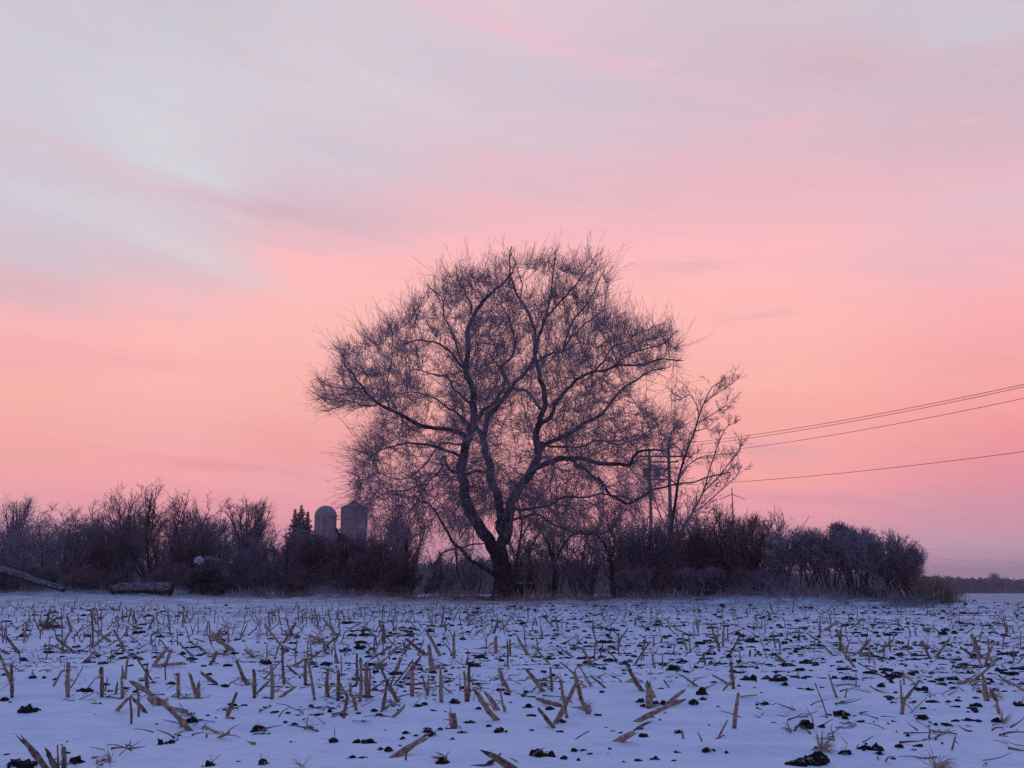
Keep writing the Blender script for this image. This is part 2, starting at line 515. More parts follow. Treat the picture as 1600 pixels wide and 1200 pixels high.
# snow field: one sheet out to the horizon, finest in front of the camera
ys = np.concatenate([np.linspace(-8, 3.0, 14)[:-1], np.array([1 / v for v in np.linspace(1 / 3.0, 1 / 75.0, 620)]), np.geomspace(76.5, 1500, 70)])
ss = np.linspace(-1, 1, 561)
tt = 0.50 * ss + 0.75 * ss ** 3
XX = (ys[:, None] + 9.0) * tt[None, :]
XX[ys < 3] = (3 + 9.0) * tt
YY = np.repeat(ys[:, None], len(ss), 1)
ZZ = ground(XX, YY)
V = np.stack([XX, YY, ZZ], 2).reshape(-1, 3)
ny, nx = XX.shape
i0 = (np.arange(ny - 1)[:, None] * nx + np.arange(nx - 1)[None, :]).ravel()
snow = mk('snow_field', V, [np.stack([i0, i0 + 1, i0 + nx + 1, i0 + nx], 1)], 'snow', smooth_=True)
snow.data.materials.clear(); snow.data.materials.append(snow_field_material())
props(snow, kind='structure')
# ------------------------------------------------------------------ vectorised branching
def unit(v):
    return v / np.maximum(np.linalg.norm(v, axis=-1, keepdims=True), 1e-9)


def polys(Pt, D, L, m, wob, trop, rng):
    """random-walk polylines: start points, directions, lengths -> (n, m+1, 3)"""
    n = len(Pt)
    pts = np.empty((n, m + 1, 3)); pts[:, 0] = Pt
    d = unit(D.copy())
    trop = np.asarray(trop, float)
    for i in range(m):
        d = unit(d + rng.normal(0, wob, (n, 3)) + trop)
        pts[:, i + 1] = pts[:, i] + d * (L / m)[:, None]
    return pts


def kids(pts, count, lo, hi, ang, lr, L, rng, up=0.0):
    """children of polylines: positions, directions, lengths"""
    n, m1, _ = pts.shape
    idx = np.repeat(np.arange(n), count)
    t = rng.uniform(lo, hi, len(idx)) * (m1 - 1)
    k = np.minimum(t.astype(int), m1 - 2); f = (t - k)[:, None]
    a, b = pts[idx, k], pts[idx, k + 1]
    p = a * (1 - f) + b * f
    d = unit(b - a)
    r = unit(rng.normal(0, 1, d.shape)); r = unit(r - d * (r * d).sum(1, keepdims=True))
    an = rng.uniform(ang * 0.6, ang * 1.3, len(idx))[:, None]
    dd = d * np.cos(an) + r * np.sin(an); dd[:, 2] += up
    LL = L[idx] * lr * rng.uniform(0.6, 1.25, len(idx)) * (1.1 - 0.5 * t / (m1 - 1))
    return p, unit(dd), LL


def poly_segs(mb, pts, r0, r1, sides=3):
    n, m1, _ = pts.shape
    r0 = np.broadcast_to(np.asarray(r0, float), (n,)); r1 = np.broadcast_to(np.asarray(r1, float), (n,))
    for i in range(m1 - 1):
        a, b = i / (m1 - 1), (i + 1) / (m1 - 1)
        segs(mb, pts[:, i], pts[:, i + 1], r0 * (1 - a) + r1 * a, r0 * (1 - b) + r1 * b, sides)


def keep_in(pts, env, slack=1.0):
    """env(points)->bool for polylines whose tip lies inside the envelope"""
    e = env(pts[:, -1])
    return e


def shrub(name, label, cat, px, dist, wpx, top, stems=9, mats=('bark_dark', 'twig_dark'), dens=1.0, open_=0.5, group=None, spiky=0.0,
          arch=0.0, tall=None, seed=0, base_w=0.25, low=0.15, round_=2.4, depth=0.7, trunk=None, rt=0.0078, clear=0.0, lean=0.0, n3k=2.0):
    """a leafless shrub or small tree: stems from the base, three orders of branches inside a rounded outline"""
    rng = np.random.default_rng(1000 + seed)
    b = foot(px, dist)
    W = wpx * dist / F / 2 * 1.22
    H = (YH - top) / F * dist * 1.0 + EYE - b[2]
    root = thing(name, label, cat, b, group)
    cx = b[0]

    def env(p, s=1.0):
        h = (p[:, 2] - b[2]) / (H * s)
        wid = np.where(h > 0.55, np.clip(1 - ((h - 0.55) / 0.45).clip(0) ** round_, 0, 1) ** (1 / round_), 0.62 + 0.38 * (h / 0.55).clip(0, 1))
        lump = 0.82 + 0.36 * vnoise(p[:, 0] * 1.1 + seed, p[:, 2] * 0.9 + p[:, 1] * 0.7, seed)
        dx = (p[:, 0] - cx - lean * h * W) / (W * s); dy = (p[:, 1] - b[1]) / (W * depth * s)
        return (h < 1) & (h > 0.0) & (np.sqrt(dx ** 2 + dy ** 2) < wid * lump)

    tr = MB(); cr = MB()
    ang = rng.uniform(0, 2 * math.pi, stems)
    if trunk:
        th = trunk * H
        tp = spline(np.array([b - [0, 0, .15], b + [rng.normal(0, .05) * H * .3, 0, th * .5], b + [rng.normal(0, .05) * H * .3, 0, th]]), 4)
        tr_r = 0.028 * H
        sweep(tr, tp, np.linspace(tr_r * 1.15, tr_r * .8, len(tp)), 7, rough=.06, rng=rng)
        S0 = np.repeat(tp[-1:], stems, 0) - np.array([0, 0, 1]) * rng.uniform(0, th * 0.35, (stems, 1))
        Hh = H - th
    else:
        S0 = b + np.stack([np.cos(ang) * base_w * W * rng.uniform(0, 1, stems), np.sin(ang) * base_w * W * depth * rng.uniform(0, 1, stems), np.full(stems, -.12)], 1)
        Hh = H
    sp = open_
    reach = np.sqrt(rng.uniform(0.05, 1.0, stems))
    D = np.stack([np.cos(ang) * reach * sp * W / Hh * 1.5, np.sin(ang) * reach * sp * W / Hh * 1.1, np.ones(stems)], 1)
    L = Hh * rng.uniform(0.80, 1.04, stems) * (1 - 0.12 * reach)
    trop = np.array([0, 0, 0.03 - arch * 0.16])
    s0 = polys(S0, D, L, 9, 0.10, trop, rng)
    over = np.maximum(s0[:, :, 2].max(1) - b[2], .1) / (H * 1.03)
    s0[:, :, 2] = S0[:, 2:3] + (s0[:, :, 2] - S0[:, 2:3]) / np.maximum(over, 1)[:, None]
    R0 = np.full(stems, 0.0105 * H if not trunk else 0.013 * H) * rng.uniform(0.6, 1.2, stems)
    R0 = np.clip(R0, 0.012, 0.2)
    for i in range(stems):
        sweep(tr, s0[i], np.linspace(R0[i], max(R0[i] * .22, .008), 10), 6, rough=.05, rng=rng)
    tr.build('trunk' if trunk else 'stem', mats[0], root)
    n1 = max(3, int(11 * dens ** .5))
    p, d, l = kids(s0, n1, max(low, clear), 0.98, 0.75, 0.42, L, rng, up=0.15)
    p1 = polys(p, d, l, 6, 0.17, (0, 0, 0.05 - arch * .2), rng)
    ok = env(p1[:, -1]) | (rng.random(len(p1)) < spiky * 0.25)
    p1 = p1[ok]; l = l[ok]
    poly_segs(cr, p1, 0.0038 * H * .9 + .004, .007)
    n2 = max(3, int(6.3 * dens ** .5))
    p, d, l2 = kids(p1, n2, 0.12, 1.0, 0.8, 0.5, l, rng, up=0.1 + spiky * 0.2)
    p2 = polys(p, d, np.maximum(l2, .25), 4, 0.2, (0, 0, 0.03 + spiky * .12 - arch * .2), rng)
    ok = env(p2[:, -1], 1.03) | (rng.random(len(p2)) < spiky * 0.3)
    p2 = p2[ok]; l2 = l2[ok]
    poly_segs(cr, p2, rt * 1.25, rt)
    n3 = max(2, int(round(n3k * dens)))
    p, d, l3 = kids(p2, n3, 0.1, 1.0, 0.75, 0.55, np.maximum(l2, .3), rng, up=spiky * .3)
    p3 = polys(p, d, np.clip(l3, .16, .7), 2, 0.22, (0, 0, spiky * .15 - arch * .1), rng)
    p3 = p3[env(p3[:, -1], 1.06) | (rng.random(len(p3)) < 0.15 + spiky * .3)]
    poly_segs(cr, p3, rt * .9, rt * .55)
    p3 = p3[rng.random(len(p3)) < .45]
    p, d, l4 = kids(p3, 1, .2, 1, .7, .6, np.full(len(p3), .4), rng, up=spiky * .3)
    p4_ = polys(p, d, np.clip(l4, .12, .4), 2, .22, (0, 0, spiky * .1), rng)
    p4_ = p4_[env(p4_[:, -1], 1.08)]
    poly_segs(cr, p4_, rt * .7, rt * .5)
    cr.build('crown', mats[1], root)
    return root


# ------------------------------------------------------------------ the big bare tree
TD = 50.0
tb = foot(786, TD)
tree = thing('bare_tree', 'huge spreading leafless tree with a thick dark trunk, frosted twigs and drooping low limbs', 'tree', tb)


def limb_pts(lst):
    return np.array([P(a, c, TD + dz) for a, c, dz in lst])


def ramp_depth(pxs, d0, d1):
    n = len(pxs)
    return [(x, y, d0 + (d1 - d0) * (i / (n - 1)) ** 0.8) for i, (x, y) in enumerate(pxs)]


# traced limbs: points, start and end width in photo pixels, depth at start and end (metres, + is away)
LIMBS = [
    ('A', [(773, 862), (765, 845), (750, 825), (735, 800), (727, 780), (725, 760), (722, 740), (724, 718), (728, 695), (735, 675), (741, 652), (741, 630), (736, 606), (729, 586), (730, 561), (732, 536), (730, 514), (739, 496), (757, 469), (774, 452), (786, 444), (800, 424)], 19, 3.0, 0, -1.5),
    ('B', [(783, 855), (784, 830), (783, 810), (779, 790), (774, 770), (769, 757), (765, 738), (762, 720), (756, 702), (752, 686), (757, 672), (766, 645), (784, 625), (800, 606), (813, 588), (834, 563), (838, 539), (852, 500), (858, 470), (864, 430), (870, 390)], 16, 1.6, 0.3, 2.5),
    ('C', [(790, 850), (794, 820), (796, 790), (805, 768), (820, 750), (833, 730), (840, 707), (837, 687), (840, 665), (849, 640), (848, 610), (843, 586), (836, 560), (838, 527), (822, 482), (806, 456), (797, 420), (799, 384)], 17, 1.6, 0.5, 1.0),
    ('C2', [(818, 752), (835, 733), (862, 722), (880, 717), (907, 716), (925, 722), (950, 726), (982, 725), (990, 714), (1002, 706), (1030, 702), (1048, 712)], 12, 2.5, 0.5, -5.0),
    ('C3', [(895, 719), (905, 728), (925, 742), (942, 757), (957, 775), (980, 785), (1000, 779), (1020, 765), (1047, 760), (1075, 755), (1108, 747), (1140, 738)], 7, 1.6, -1.5, -6.0),
    ('C4', [(838, 705), (850, 694), (875, 682), (900, 672), (925, 655), (950, 638), (980, 603), (1014, 583), (1045, 575)], 11, 2.0, 0.6, 4.5),
    ('C5', [(842, 665), (857, 650), (867, 633), (883, 613), (901, 595), (926, 584), (957, 575), (996, 570), (1036, 561), (1066, 563)], 9, 1.8, 0.8, -3.0),
    ('C6', [(838, 565), (858, 553), (883, 547), (905, 534), (930, 537)], 5, 1.6, 0.8, 3.5),
    ('C7', [(883, 547), (900, 520), (926, 496), (950, 482)], 4.5, 1.4, 1.5, 4.0),
    ('C8', [(843, 525), (854, 496), (875, 470), (897, 449), (912, 428), (926, 408)], 5, 1.3, 1.2, -1.5),
    ('C9', [(880, 548), (901, 494), (935, 446), (952, 412)], 4, 1.2, 1.5, 0),
    ('C10', [(848, 640), (838, 629), (825, 610), (800, 604), (790, 585), (779, 572), (765, 556), (748, 540), (742, 520)], 6, 1.4, 1.0, 4.0),
    ('C11', [(820, 482), (813, 468), (817, 444), (806, 415), (800, 395)], 3.2, 1.2, 1.5, 2.5),
    ('C12', [(846, 690), (870, 700), (900, 700), (935, 690), (965, 694), (1000, 680), (1030, 660)], 5, 1.5, 0, 5.5),
    ('C13', [(926, 584), (950, 552), (975, 535), (1005, 520), (1040, 505)], 4, 1.3, -1, 2),
    ('C14', [(960, 575), (1000, 548), (1035, 535), (1062, 520)], 3.5, 1.2, -1, -4),
    ('A1', [(731, 690), (723, 677), (705, 672), (671, 667), (642, 658), (620, 645), (592, 631), (574, 620), (567, 604), (554, 588), (541, 572), (535, 552), (522, 540)], 9.5, 1.3, 0, -4.5),
    ('A1b', [(592, 631), (575, 634), (554, 631), (525, 636), (503, 643)], 3, 1.0, -2.5, -5.5),
    ('A1c', [(569, 606), (550, 607), (532, 606), (509, 602), (498, 592)], 3, 1.0, -3, -2),
    ('A1d', [(608, 640), (603, 625), (603, 606), (606, 584), (613, 550), (614, 527), (608, 505)], 3.2, 1.1, -2, 1),
    ('A2', [(726, 735), (716, 712), (696, 701), (671, 697), (642, 692), (615, 697), (588, 708), (568, 728)], 6.5, 1.4, -0.3, -5.0),
    ('A3', [(724, 738), (708, 736), (697, 722), (694, 712), (690, 725), (683, 740), (667, 757), (655, 777), (643, 800), (636, 818)], 5, 1.4, -.3, -3.5),
    ('A4', [(737, 672), (722, 655), (705, 638), (678, 622), (650, 612), (625, 618)], 6, 1.4, 0.2, 4.0),
    ('A5', [(728, 580), (705, 550), (682, 536), (651, 532), (628, 538), (610, 530)], 5, 1.2, -.5, -3),
    ('A6', [(727, 572), (718, 561), (712, 527), (696, 496), (689, 470), (672, 448)], 5, 1.2, -.5, 2.5),
    ('A7', [(736, 490), (734, 471), (727, 453), (716, 434), (712, 412)], 4, 1.2, -1, -3),
    ('A8', [(725, 745), (745, 735), (757, 738), (766, 742)], 6, 5, 0, .3),
    ('A9', [(755, 690), (750, 676), (742, 664)], 10, 9, .3, 0),
    ('A10', [(745, 652), (758, 640), (772, 629), (784, 612), (788, 595), (779, 572)], 8, 5, 0, 2),
    ('A11', [(780, 575), (799, 554), (802, 527), (795, 496), (778, 470)], 5, 1.3, 2, -2),
    ('A12', [(741, 640), (715, 612), (700, 592), (672, 583), (640, 575)], 5, 1.3, 0, -5),
    ('D', [(797, 800), (805, 795), (828, 797), (860, 789), (890, 777), (915, 779), (940, 771), (975, 777), (1000, 800)], 6, 1.4, 0.5, -4.5),
    ('D3', [(797, 812), (830, 806), (860, 815), (885, 830), (905, 838), (940, 830)], 5, 1.4, .3, -5.5),
    ('D4', [(870, 717), (862, 745), (865, 775), (866, 800)], 3, 1.2, -1.0, -3.5),
    ('D5', [(935, 748), (943, 775), (945, 805), (950, 830)], 2.6, 1.0, -3, -4.5),
    ('E', [(772, 897), (765, 893), (750, 884), (729, 871), (712, 852), (697, 827), (677, 797), (662, 782), (648, 774)], 9, 1.4, -0.2, -4.5),
    ('E2', [(712, 857), (700, 862), (687, 871), (680, 890), (681, 908), (684, 922)], 3, 2, -2.5, -3.0),
    ('E3', [(711, 857), (714, 872), (713, 888), (720, 908), (728, 924)], 3.4, 2, -2.5, -2.6),
    ('E4', [(712, 857), (732, 851), (758, 849)], 3, 2.5, -2.6, -.5),
    ('F1', [(727, 780), (713, 800), (718, 830), (712, 850)], 2.4, 1.2, -.2, -2),
    ('F2', [(744, 820), (737, 838), (735, 870)], 2.2, 1.2, 0, -1),
    ('G1', [(727, 700), (702, 690), (680, 702), (655, 735), (630, 748), (590, 742), (566, 752)], 4, 1.2, 0, 5),
    ('G2', [(667, 757), (640, 765), (612, 768), (585, 780), (562, 775)], 3, 1.0, -1.5, -1),
]
pxm = TD / F
start_mb = MB()
# trunk with root flare
tpts = spline(np.array([foot(787, TD) + [0, 0, -.3], P(787, 925, TD), P(786, 900, TD), P(782, 880, TD), P(779, 862, TD), P(778, 848, TD + .1)]), 5)
trad = np.interp(np.linspace(0, 1, len(tpts)), [0, .14, .3, .6, .85, 1], [23, 18.5, 15.5, 14, 13.5, 11]) * pxm
sweep(start_mb, tpts, trad, 14, rough=.05)
for k in range(7):
    a = k * 0.9 + .3
    b0 = foot(787, TD)
    sweep(start_mb, spline(np.array([b0 + [math.cos(a) * .3, math.sin(a) * .3, .55], b0 + [math.cos(a) * .5, math.sin(a) * .5, .15], b0 + [math.cos(a) * .85, math.sin(a) * .85, -.12]]), 3),
          np.linspace(.2, .1, 7), 7, rough=.08)
SCn, SCr, SCp = [], [], []            # nodes of the growing skeleton, their drawn radius, parent
rng_t = np.random.default_rng(8)
for nm, pts, w0, w1, d0, d1 in LIMBS:
    pp = limb_pts(ramp_depth(pts, d0, d1))
    sp = spline(pp, 4)
    j = np.linalg.norm(np.diff(sp, axis=0), axis=1).mean()
    sp = sp + np.stack([fbm(np.arange(len(sp)) * .35, np.full(len(sp), q * 7.1 + len(SCn)), 3, q) * (j * 0.75 + .12) for q in (1, 2, 3)], 1)
    w = np.interp(np.linspace(0, 1, len(sp)), [0, .12, 1], [w0 / 2 * 1.08, w0 / 2 * .95, w1 / 2]) * pxm * (.97 if nm in 'ABC' else .82)
    w = np.maximum(w, .014)
    if nm in ('A', 'B', 'C'):
        sweep(start_mb, sp, w, 10, rough=.05)
    else:
        lm = MB(); sweep(lm, sp, w, 8, rough=.05)
        lm.build('limb', 'bark', tree, smooth_=True)
    f0 = 0 if nm not in ('A', 'B', 'C') else 12
    base = len(SCn)
    for i in range(f0, len(sp)):
        SCn.append(sp[i]); SCr.append(w[i]); SCp.append(-1)
start_mb.build('trunk', 'bark', tree, smooth_=True)

CROWN = [(498, 585), (500, 560), (512, 536), (552, 508), (600, 486), (640, 478), (648, 436), (690, 408), (720, 402), (760, 404), (796, 380), (825, 384), (870, 386), (905, 398), (940, 405), (955, 425), (952, 470), (985, 488), (1020, 495), (1055, 508), (1080, 545), (1085, 566), (1050, 580), (1010, 596), (990, 618), (1030, 632),
         (1062, 660), (1075, 700), (1060, 745), (1040, 790), (990, 815), (940, 835), (890, 845), (850, 850), (825, 820), (808, 800), (770, 810), (735, 850), (690, 850), (640, 850), (590, 835), (550, 790), (548, 750), (556, 700), (572, 668), (600, 655), (570, 640), (520, 655), (500, 640)]


def in_poly(x, y, poly):
    poly = np.array(poly, float); c = np.zeros(len(x), bool)
    for (x1, y1), (x2, y2) in zip(poly, np.roll(poly, -1, 0)):
        m = ((y1 > y) != (y2 > y)) & (x < (x2 - x1) * (y - y1) / (y2 - y1 + 1e-12) + x1)
        c ^= m
    return c


na = 60000
ax, ay = rng_t.uniform(490, 1095, na), rng_t.uniform(375, 860, na)
m = in_poly(ax, ay, [(a, c + (24 if a < 770 or a > 890 else 14) if c < 560 else c) for a, c in CROWN])
# gaps in the crown where the sky shows
gap = vnoise(ax * .016, ay * .016, 5) * .5 + vnoise(ax * .045, ay * .045, 6) * .5
cx0, cy0 = 790, 640
inner = ~in_poly(cx0 + (ax - cx0) * 1.10, cy0 + (ay - cy0) * 1.10, CROWN)      # the outer rim is ragged
m &= rng_t.random(na) < np.clip((gap - .22) * 2.6, .08, 1) * np.where(ay > 800, .7, 1) * np.where(inner, np.clip((vnoise(ax * .035, ay * .035, 15) - .3) * 2.2, .05, 1), 1)
ax, ay = ax[m], ay[m]
hd = 8.5 * np.sqrt(np.clip(1 - ((ax - 790) / 330) ** 2, .05, 1)) * np.sqrt(np.clip(1 - ((ay - 660) / 300) ** 2, .08, 1))
ad = rng_t.uniform(-1, 1, len(ax)) * hd
sel = rng_t.permutation(len(ax))[:9000]
ATT = np.array([P(a, c, TD + d) for a, c, d in zip(ax[sel], ay[sel], ad[sel])])

nodes = np.array(SCn); nrad = list(SCr); par = list(SCp)
near = np.full(len(ATT), -1); nd = np.full(len(ATT), 1e9)


def update(lo_):
    global near, nd
    newn = nodes[lo_:]
    for i in range(0, len(newn), 256):
        ch = newn[i:i + 256]
        d2 = ((ATT[:, None, :] - ch[None]) ** 2).sum(2)
        j = d2.argmin(1); v = d2[np.arange(len(ATT)), j]
        b = v < nd
        nd[b] = v[b]; near[b] = lo_ + i + j[b]


update(0)
STEP, KILL, INFL = 0.42, 0.55 ** 2, 4.5 ** 2
gdir = {}
n_limb = len(nodes)
for it in range(70):
    act = nd < INFL
    if not act.any(): break
    idx = near[act]
    dv = unit(ATT[act] - nodes[idx])
    acc = np.zeros((len(nodes), 3)); cnt = np.zeros(len(nodes))
    np.add.at(acc, idx, dv); np.add.at(cnt, idx, 1)
    g = np.where(cnt > 0)[0]
    d = unit(acc[g] + rng_t.normal(0, .12, (len(g), 3)) + np.array([0, 0, .06]))
    newp = nodes[g] + d * STEP
    lo_ = len(nodes)
    nodes = np.vstack([nodes, newp]); par += list(g)
    update(lo_)
    kp = nd > KILL
    ATT, nd, near = ATT[kp], nd[kp], near[kp]
    if len(ATT) == 0: break
n_all = len(nodes)
par = np.array(par)
r2 = np.zeros(n_all); leaf = np.ones(n_all, bool)
leaf[par[par >= 0]] = False
EXP = 2.05
R_TIP = 0.0062
for i in range(n_all - 1, n_limb - 1, -1):
    if leaf[i]: r2[i] += R_TIP ** EXP
    if par[i] >= n_limb: r2[par[i]] += r2[i]
rad = np.minimum(r2 ** (1 / EXP), 0.06)
ch = np.arange(n_limb, n_all)
pr = par[ch]
rp = np.where(pr >= n_limb, rad[pr], np.minimum(rad[ch] * 1.15, .07))
cr = MB()
segs(cr, nodes[pr], nodes[ch], np.maximum(rp, .0075), np.maximum(rad[ch], .007), 4)
# fine twigs
thin = ch[rad[ch] < .030]
Dn = unit(nodes[thin] - nodes[par[thin]])
clumps = nodes[rng_t.choice(thin, 46)]
dist_c = np.min(((nodes[thin][:, None] - clumps[None]) ** 2).sum(2), axis=1)
cnt = rng_t.poisson(3.7, len(thin)) + np.where(leaf[thin], 3, 0) + np.where(dist_c < .8 ** 2, 4, 0)
ii = np.repeat(np.arange(len(thin)), cnt)
tp = nodes[thin][ii] - Dn[ii] * STEP * rng_t.uniform(0, 1, (len(ii), 1))
hz = (tp[:, 2:3] - tb[2])
droop = np.clip((9.0 - hz) / 6.0, -.5, .9)
outw = unit(tp - np.array([tb[0], TD, tb[2] + 7.5]))
td = unit(Dn[ii] * .9 + rng_t.normal(0, .36, (len(ii), 3)) + outw * .45 + np.array([0, 0, .22]))
tl = rng_t.gamma(3.2, .27, len(ii)); tl = np.clip(tl, .25, 2.2)
tw = polys(tp, td, tl, 5, .055, np.concatenate([np.zeros((len(ii), 2)), .05 - .13 * np.maximum(droop, -.4)], 1), rng_t)
poly_segs(cr, tw, .0078, .0046)
p, d, l = kids(tw, 3, .15, .95, .6, .42, tl, rng_t)
kp = rng_t.random(len(p)) < .62
poly_segs(cr, polys(p[kp], d[kp], l[kp], 2, .12, (0, 0, 0), rng_t), .0052, .0038)
# twigs straight on the limbs
li = rng_t.choice(n_limb, 1500)
s_ = polys(nodes[li], unit(rng_t.normal(0, 1, (len(li), 3))), rng_t.uniform(.3, 1.3, len(li)), 4, .25, (0, 0, -.03), rng_t)
poly_segs(cr, s_, .008, .005)
# long hanging withies under the low limbs
low = np.array([k for k in range(n_all) if k > 0 and nodes[k][2] - tb[2] < 6.6 and nodes[k][0] < 6.5 and (k < n_limb or rad[k] < .03)])
li = rng_t.choice(low, 800)
s_ = polys(nodes[li], unit(rng_t.normal(0, .5, (len(li), 3)) + [0, 0, -.6]), rng_t.uniform(.8, 2.6, len(li)), 6, .12, (0, 0, -.09), rng_t)
s_ = s_[s_[:, -1, 2] > tb[2] + .6]
poly_segs(cr, s_, .010, .006)
p, d, l = kids(s_, 5, .1, 1, .6, .25, np.full(len(s_), 1.6), rng_t)
poly_segs(cr, polys(p, d, l, 2, .2, (0, 0, -.1), rng_t), .0065, .005)
cr.build('crown', 'twig', tree)
print('tree nodes', n_all)

# slender tree on the right, half behind the poles
def traced_tree(name, label, D0, basepx, limbs, mats, seed, twigs=1.0, rmin=.010, lenk=1.0, spread=.6):
    rng = np.random.default_rng(seed)
    b = foot(basepx, D0)
    root = thing(name, label, 'tree', b)
    t = MB(); c = MB(); pm = D0 / F
    first = True
    for pts, w0, w1, d0, d1 in limbs:
        sp = spline(np.array([P(a, y, D0 + d) for a, y, d in ramp_depth(pts, d0, d1)]), 4)
        w = np.maximum(np.linspace(w0, w1, len(sp)) / 2 * pm, .010)
        if first: sp[0] = b - [0, 0, .2]
        tgt = t if w0 > 3.5 or first else c
        first = False
        sweep(tgt, sp, w, 6, rough=.05, rng=rng)
        f = sp[None, :, :]
        L = np.array([len(sp) * .25])
        ln = np.linalg.norm(sp[-1] - sp[0])
        p, d, l = kids(f, int((6 + ln * 5.0) * twigs), .25 if w0 > 3.5 else .1, 1, .7, 1, np.array([1.1 * lenk]), rng, up=.18)
        a1 = polys(p, d, l, 5, .15, (0, 0, .04), rng); poly_segs(c, a1, rmin * 1.1, rmin * .7)
        p, d, l = kids(a1, 5, .15, 1, .7, .55, l, rng, up=.1)
        a2 = polys(p, d, l, 3, .18, (0, 0, .03), rng); poly_segs(c, a2, rmin * .85, rmin * .55)
        p, d, l = kids(a2, 3, .2, 1, .7, .55, l, rng, up=.1)
        a3 = polys(p, d, l, 2, .18, (0, 0, .03), rng); poly_segs(c, a3, rmin * .6, rmin * .45)
    t.build('trunk', mats[0], root, smooth_=True); c.build('crown', mats[1], root)
    return root


traced_tree('bare_tree', 'slender leafless tree with thin branches reaching right beyond the big tree', 54, 1043, [
    ([(1043, 938), (1046, 900), (1047, 860), (1050, 820), (1056, 780), (1060, 750), (1068, 720), (1077, 695), (1086, 672), (1092, 650), (1100, 630), (1112, 606), (1128, 596)], 6.5, 1.1, 0, 1.5),
    ([(1097, 634), (1118, 616), (1138, 603), (1156, 590)], 1.6, .8, 1.0, 1.0),
    ([(1092, 652), (1088, 632), (1078, 618), (1066, 622), (1052, 616)], 1.6, .8, 1.0, 0),
    ([(1090, 660), (1112, 648), (1130, 636), (1146, 626)], 1.8, .8, 1.0, 2),
    ([(1086, 674), (1104, 670), (1118, 676)], 1.8, .8, 1.0, 2),
    ([(1052, 860), (1066, 830), (1082, 800), (1098, 770), (1110, 730), (1120, 700), (1130, 676), (1140, 662)], 3.4, .9, 0, -1),
    ([(1098, 770), (1120, 748), (1138, 725), (1155, 705), (1158, 690)], 2.2, .8, -.6, -2),
    ([(1082, 800), (1100, 790), (1122, 770), (1150, 745), (1158, 728)], 2.4, .8, -.6, 1),
    ([(1070, 715), (1060, 700), (1045, 690), (1030, 672), (1022, 655)], 2, .8, .5, -2),
    ([(1062, 742), (1084, 720), (1110, 712), (1135, 708)], 2, .8, .5, 1),
    ([(1060, 758), (1040, 745), (1018, 742)], 2, .8, .5, 1),
    ([(1050, 850), (1074, 815), (1100, 800), (1120, 806)], 2.2, .8, .5, 1),
    ([(1048, 840), (1030, 800), (1020, 770), (1008, 745)], 2.4, .8, .5, -1),
], ('bark', 'twig'), 31, .85)

# saplings close to the big trunk
traced_tree('sapling', 'thin frosted sapling growing tight against the right side of the huge trunk', 49.3, 806, [
    ([(806, 938), (804, 900), (810, 862), (815, 825), (812, 797), (806, 770)], 6, 1.6, 0, -.3),
    ([(812, 845), (828, 815), (838, 785), (842, 765)], 2.6, .9, 0, -.8),
    ([(808, 870), (795, 850), (790, 820)], 2.2, .9, 0, -.8),
    ([(814, 830), (835, 825), (856, 812)], 2.2, .9, 0, -.5)], ('bark', 'twig_frost'), 32, .8, lenk=.8)
traced_tree('sapling', 'crooked small tree with a short dark stub right of the huge trunk', 51, 826, [
    ([(824, 936), (826, 915), (830, 885), (826, 865), (838, 840), (850, 820)], 7, 1.4, 0, -.3),
    ([(830, 880), (845, 905), (852, 925)], 2.5, 1.6, 0, -.4),
    ([(828, 878), (850, 878), (882, 882)], 2.2, 1.2, 0, -.4),
    ([(828, 868), (815, 850), (806, 842)], 2.2, 1, 0, -.8)], ('bark_dark', 'twig_frost'), 33, .6, lenk=.7)
traced_tree('sapling', 'small many-branched thorn tree with a dark trunk in the gap right of the stump', 52, 866, [
    ([(865, 938), (866, 900), (864, 875), (858, 855), (850, 838), (843, 825)], 8, 1.6, 0, -.3),
    ([(865, 885), (876, 860), (888, 842), (902, 832), (925, 836)], 4, 1.2, 0, .8),
    ([(866, 870), (880, 850), (880, 828), (872, 812)], 3, 1.0, 0, .8)], ('bark_dark', 'twig'), 34, .9, lenk=.8)
traced_tree('bare_tree', 'low spreading tree with a forked dark trunk, fourth trunk right of the huge tree', 49, 957, [
    ([(957, 940), (957, 905), (955, 880), (950, 860), (938, 842), (925, 830)], 9, 1.6, 0, -.3),
    ([(956, 890), (968, 868), (985, 856), (1002, 840), (1010, 826)], 4.5, 1.2, 0, .8),
    ([(954, 880), (960, 850), (956, 825), (962, 805)], 4, 1.0, 0, .8),
    ([(954, 900), (975, 892), (998, 886), (1010, 892)], 3, 1.0, 0, .8),
    ([(950, 862), (935, 860), (915, 868)], 2.6, 1.0, 0, .8)], ('bark_dark', 'twig'), 35, 1.5, lenk=.9)

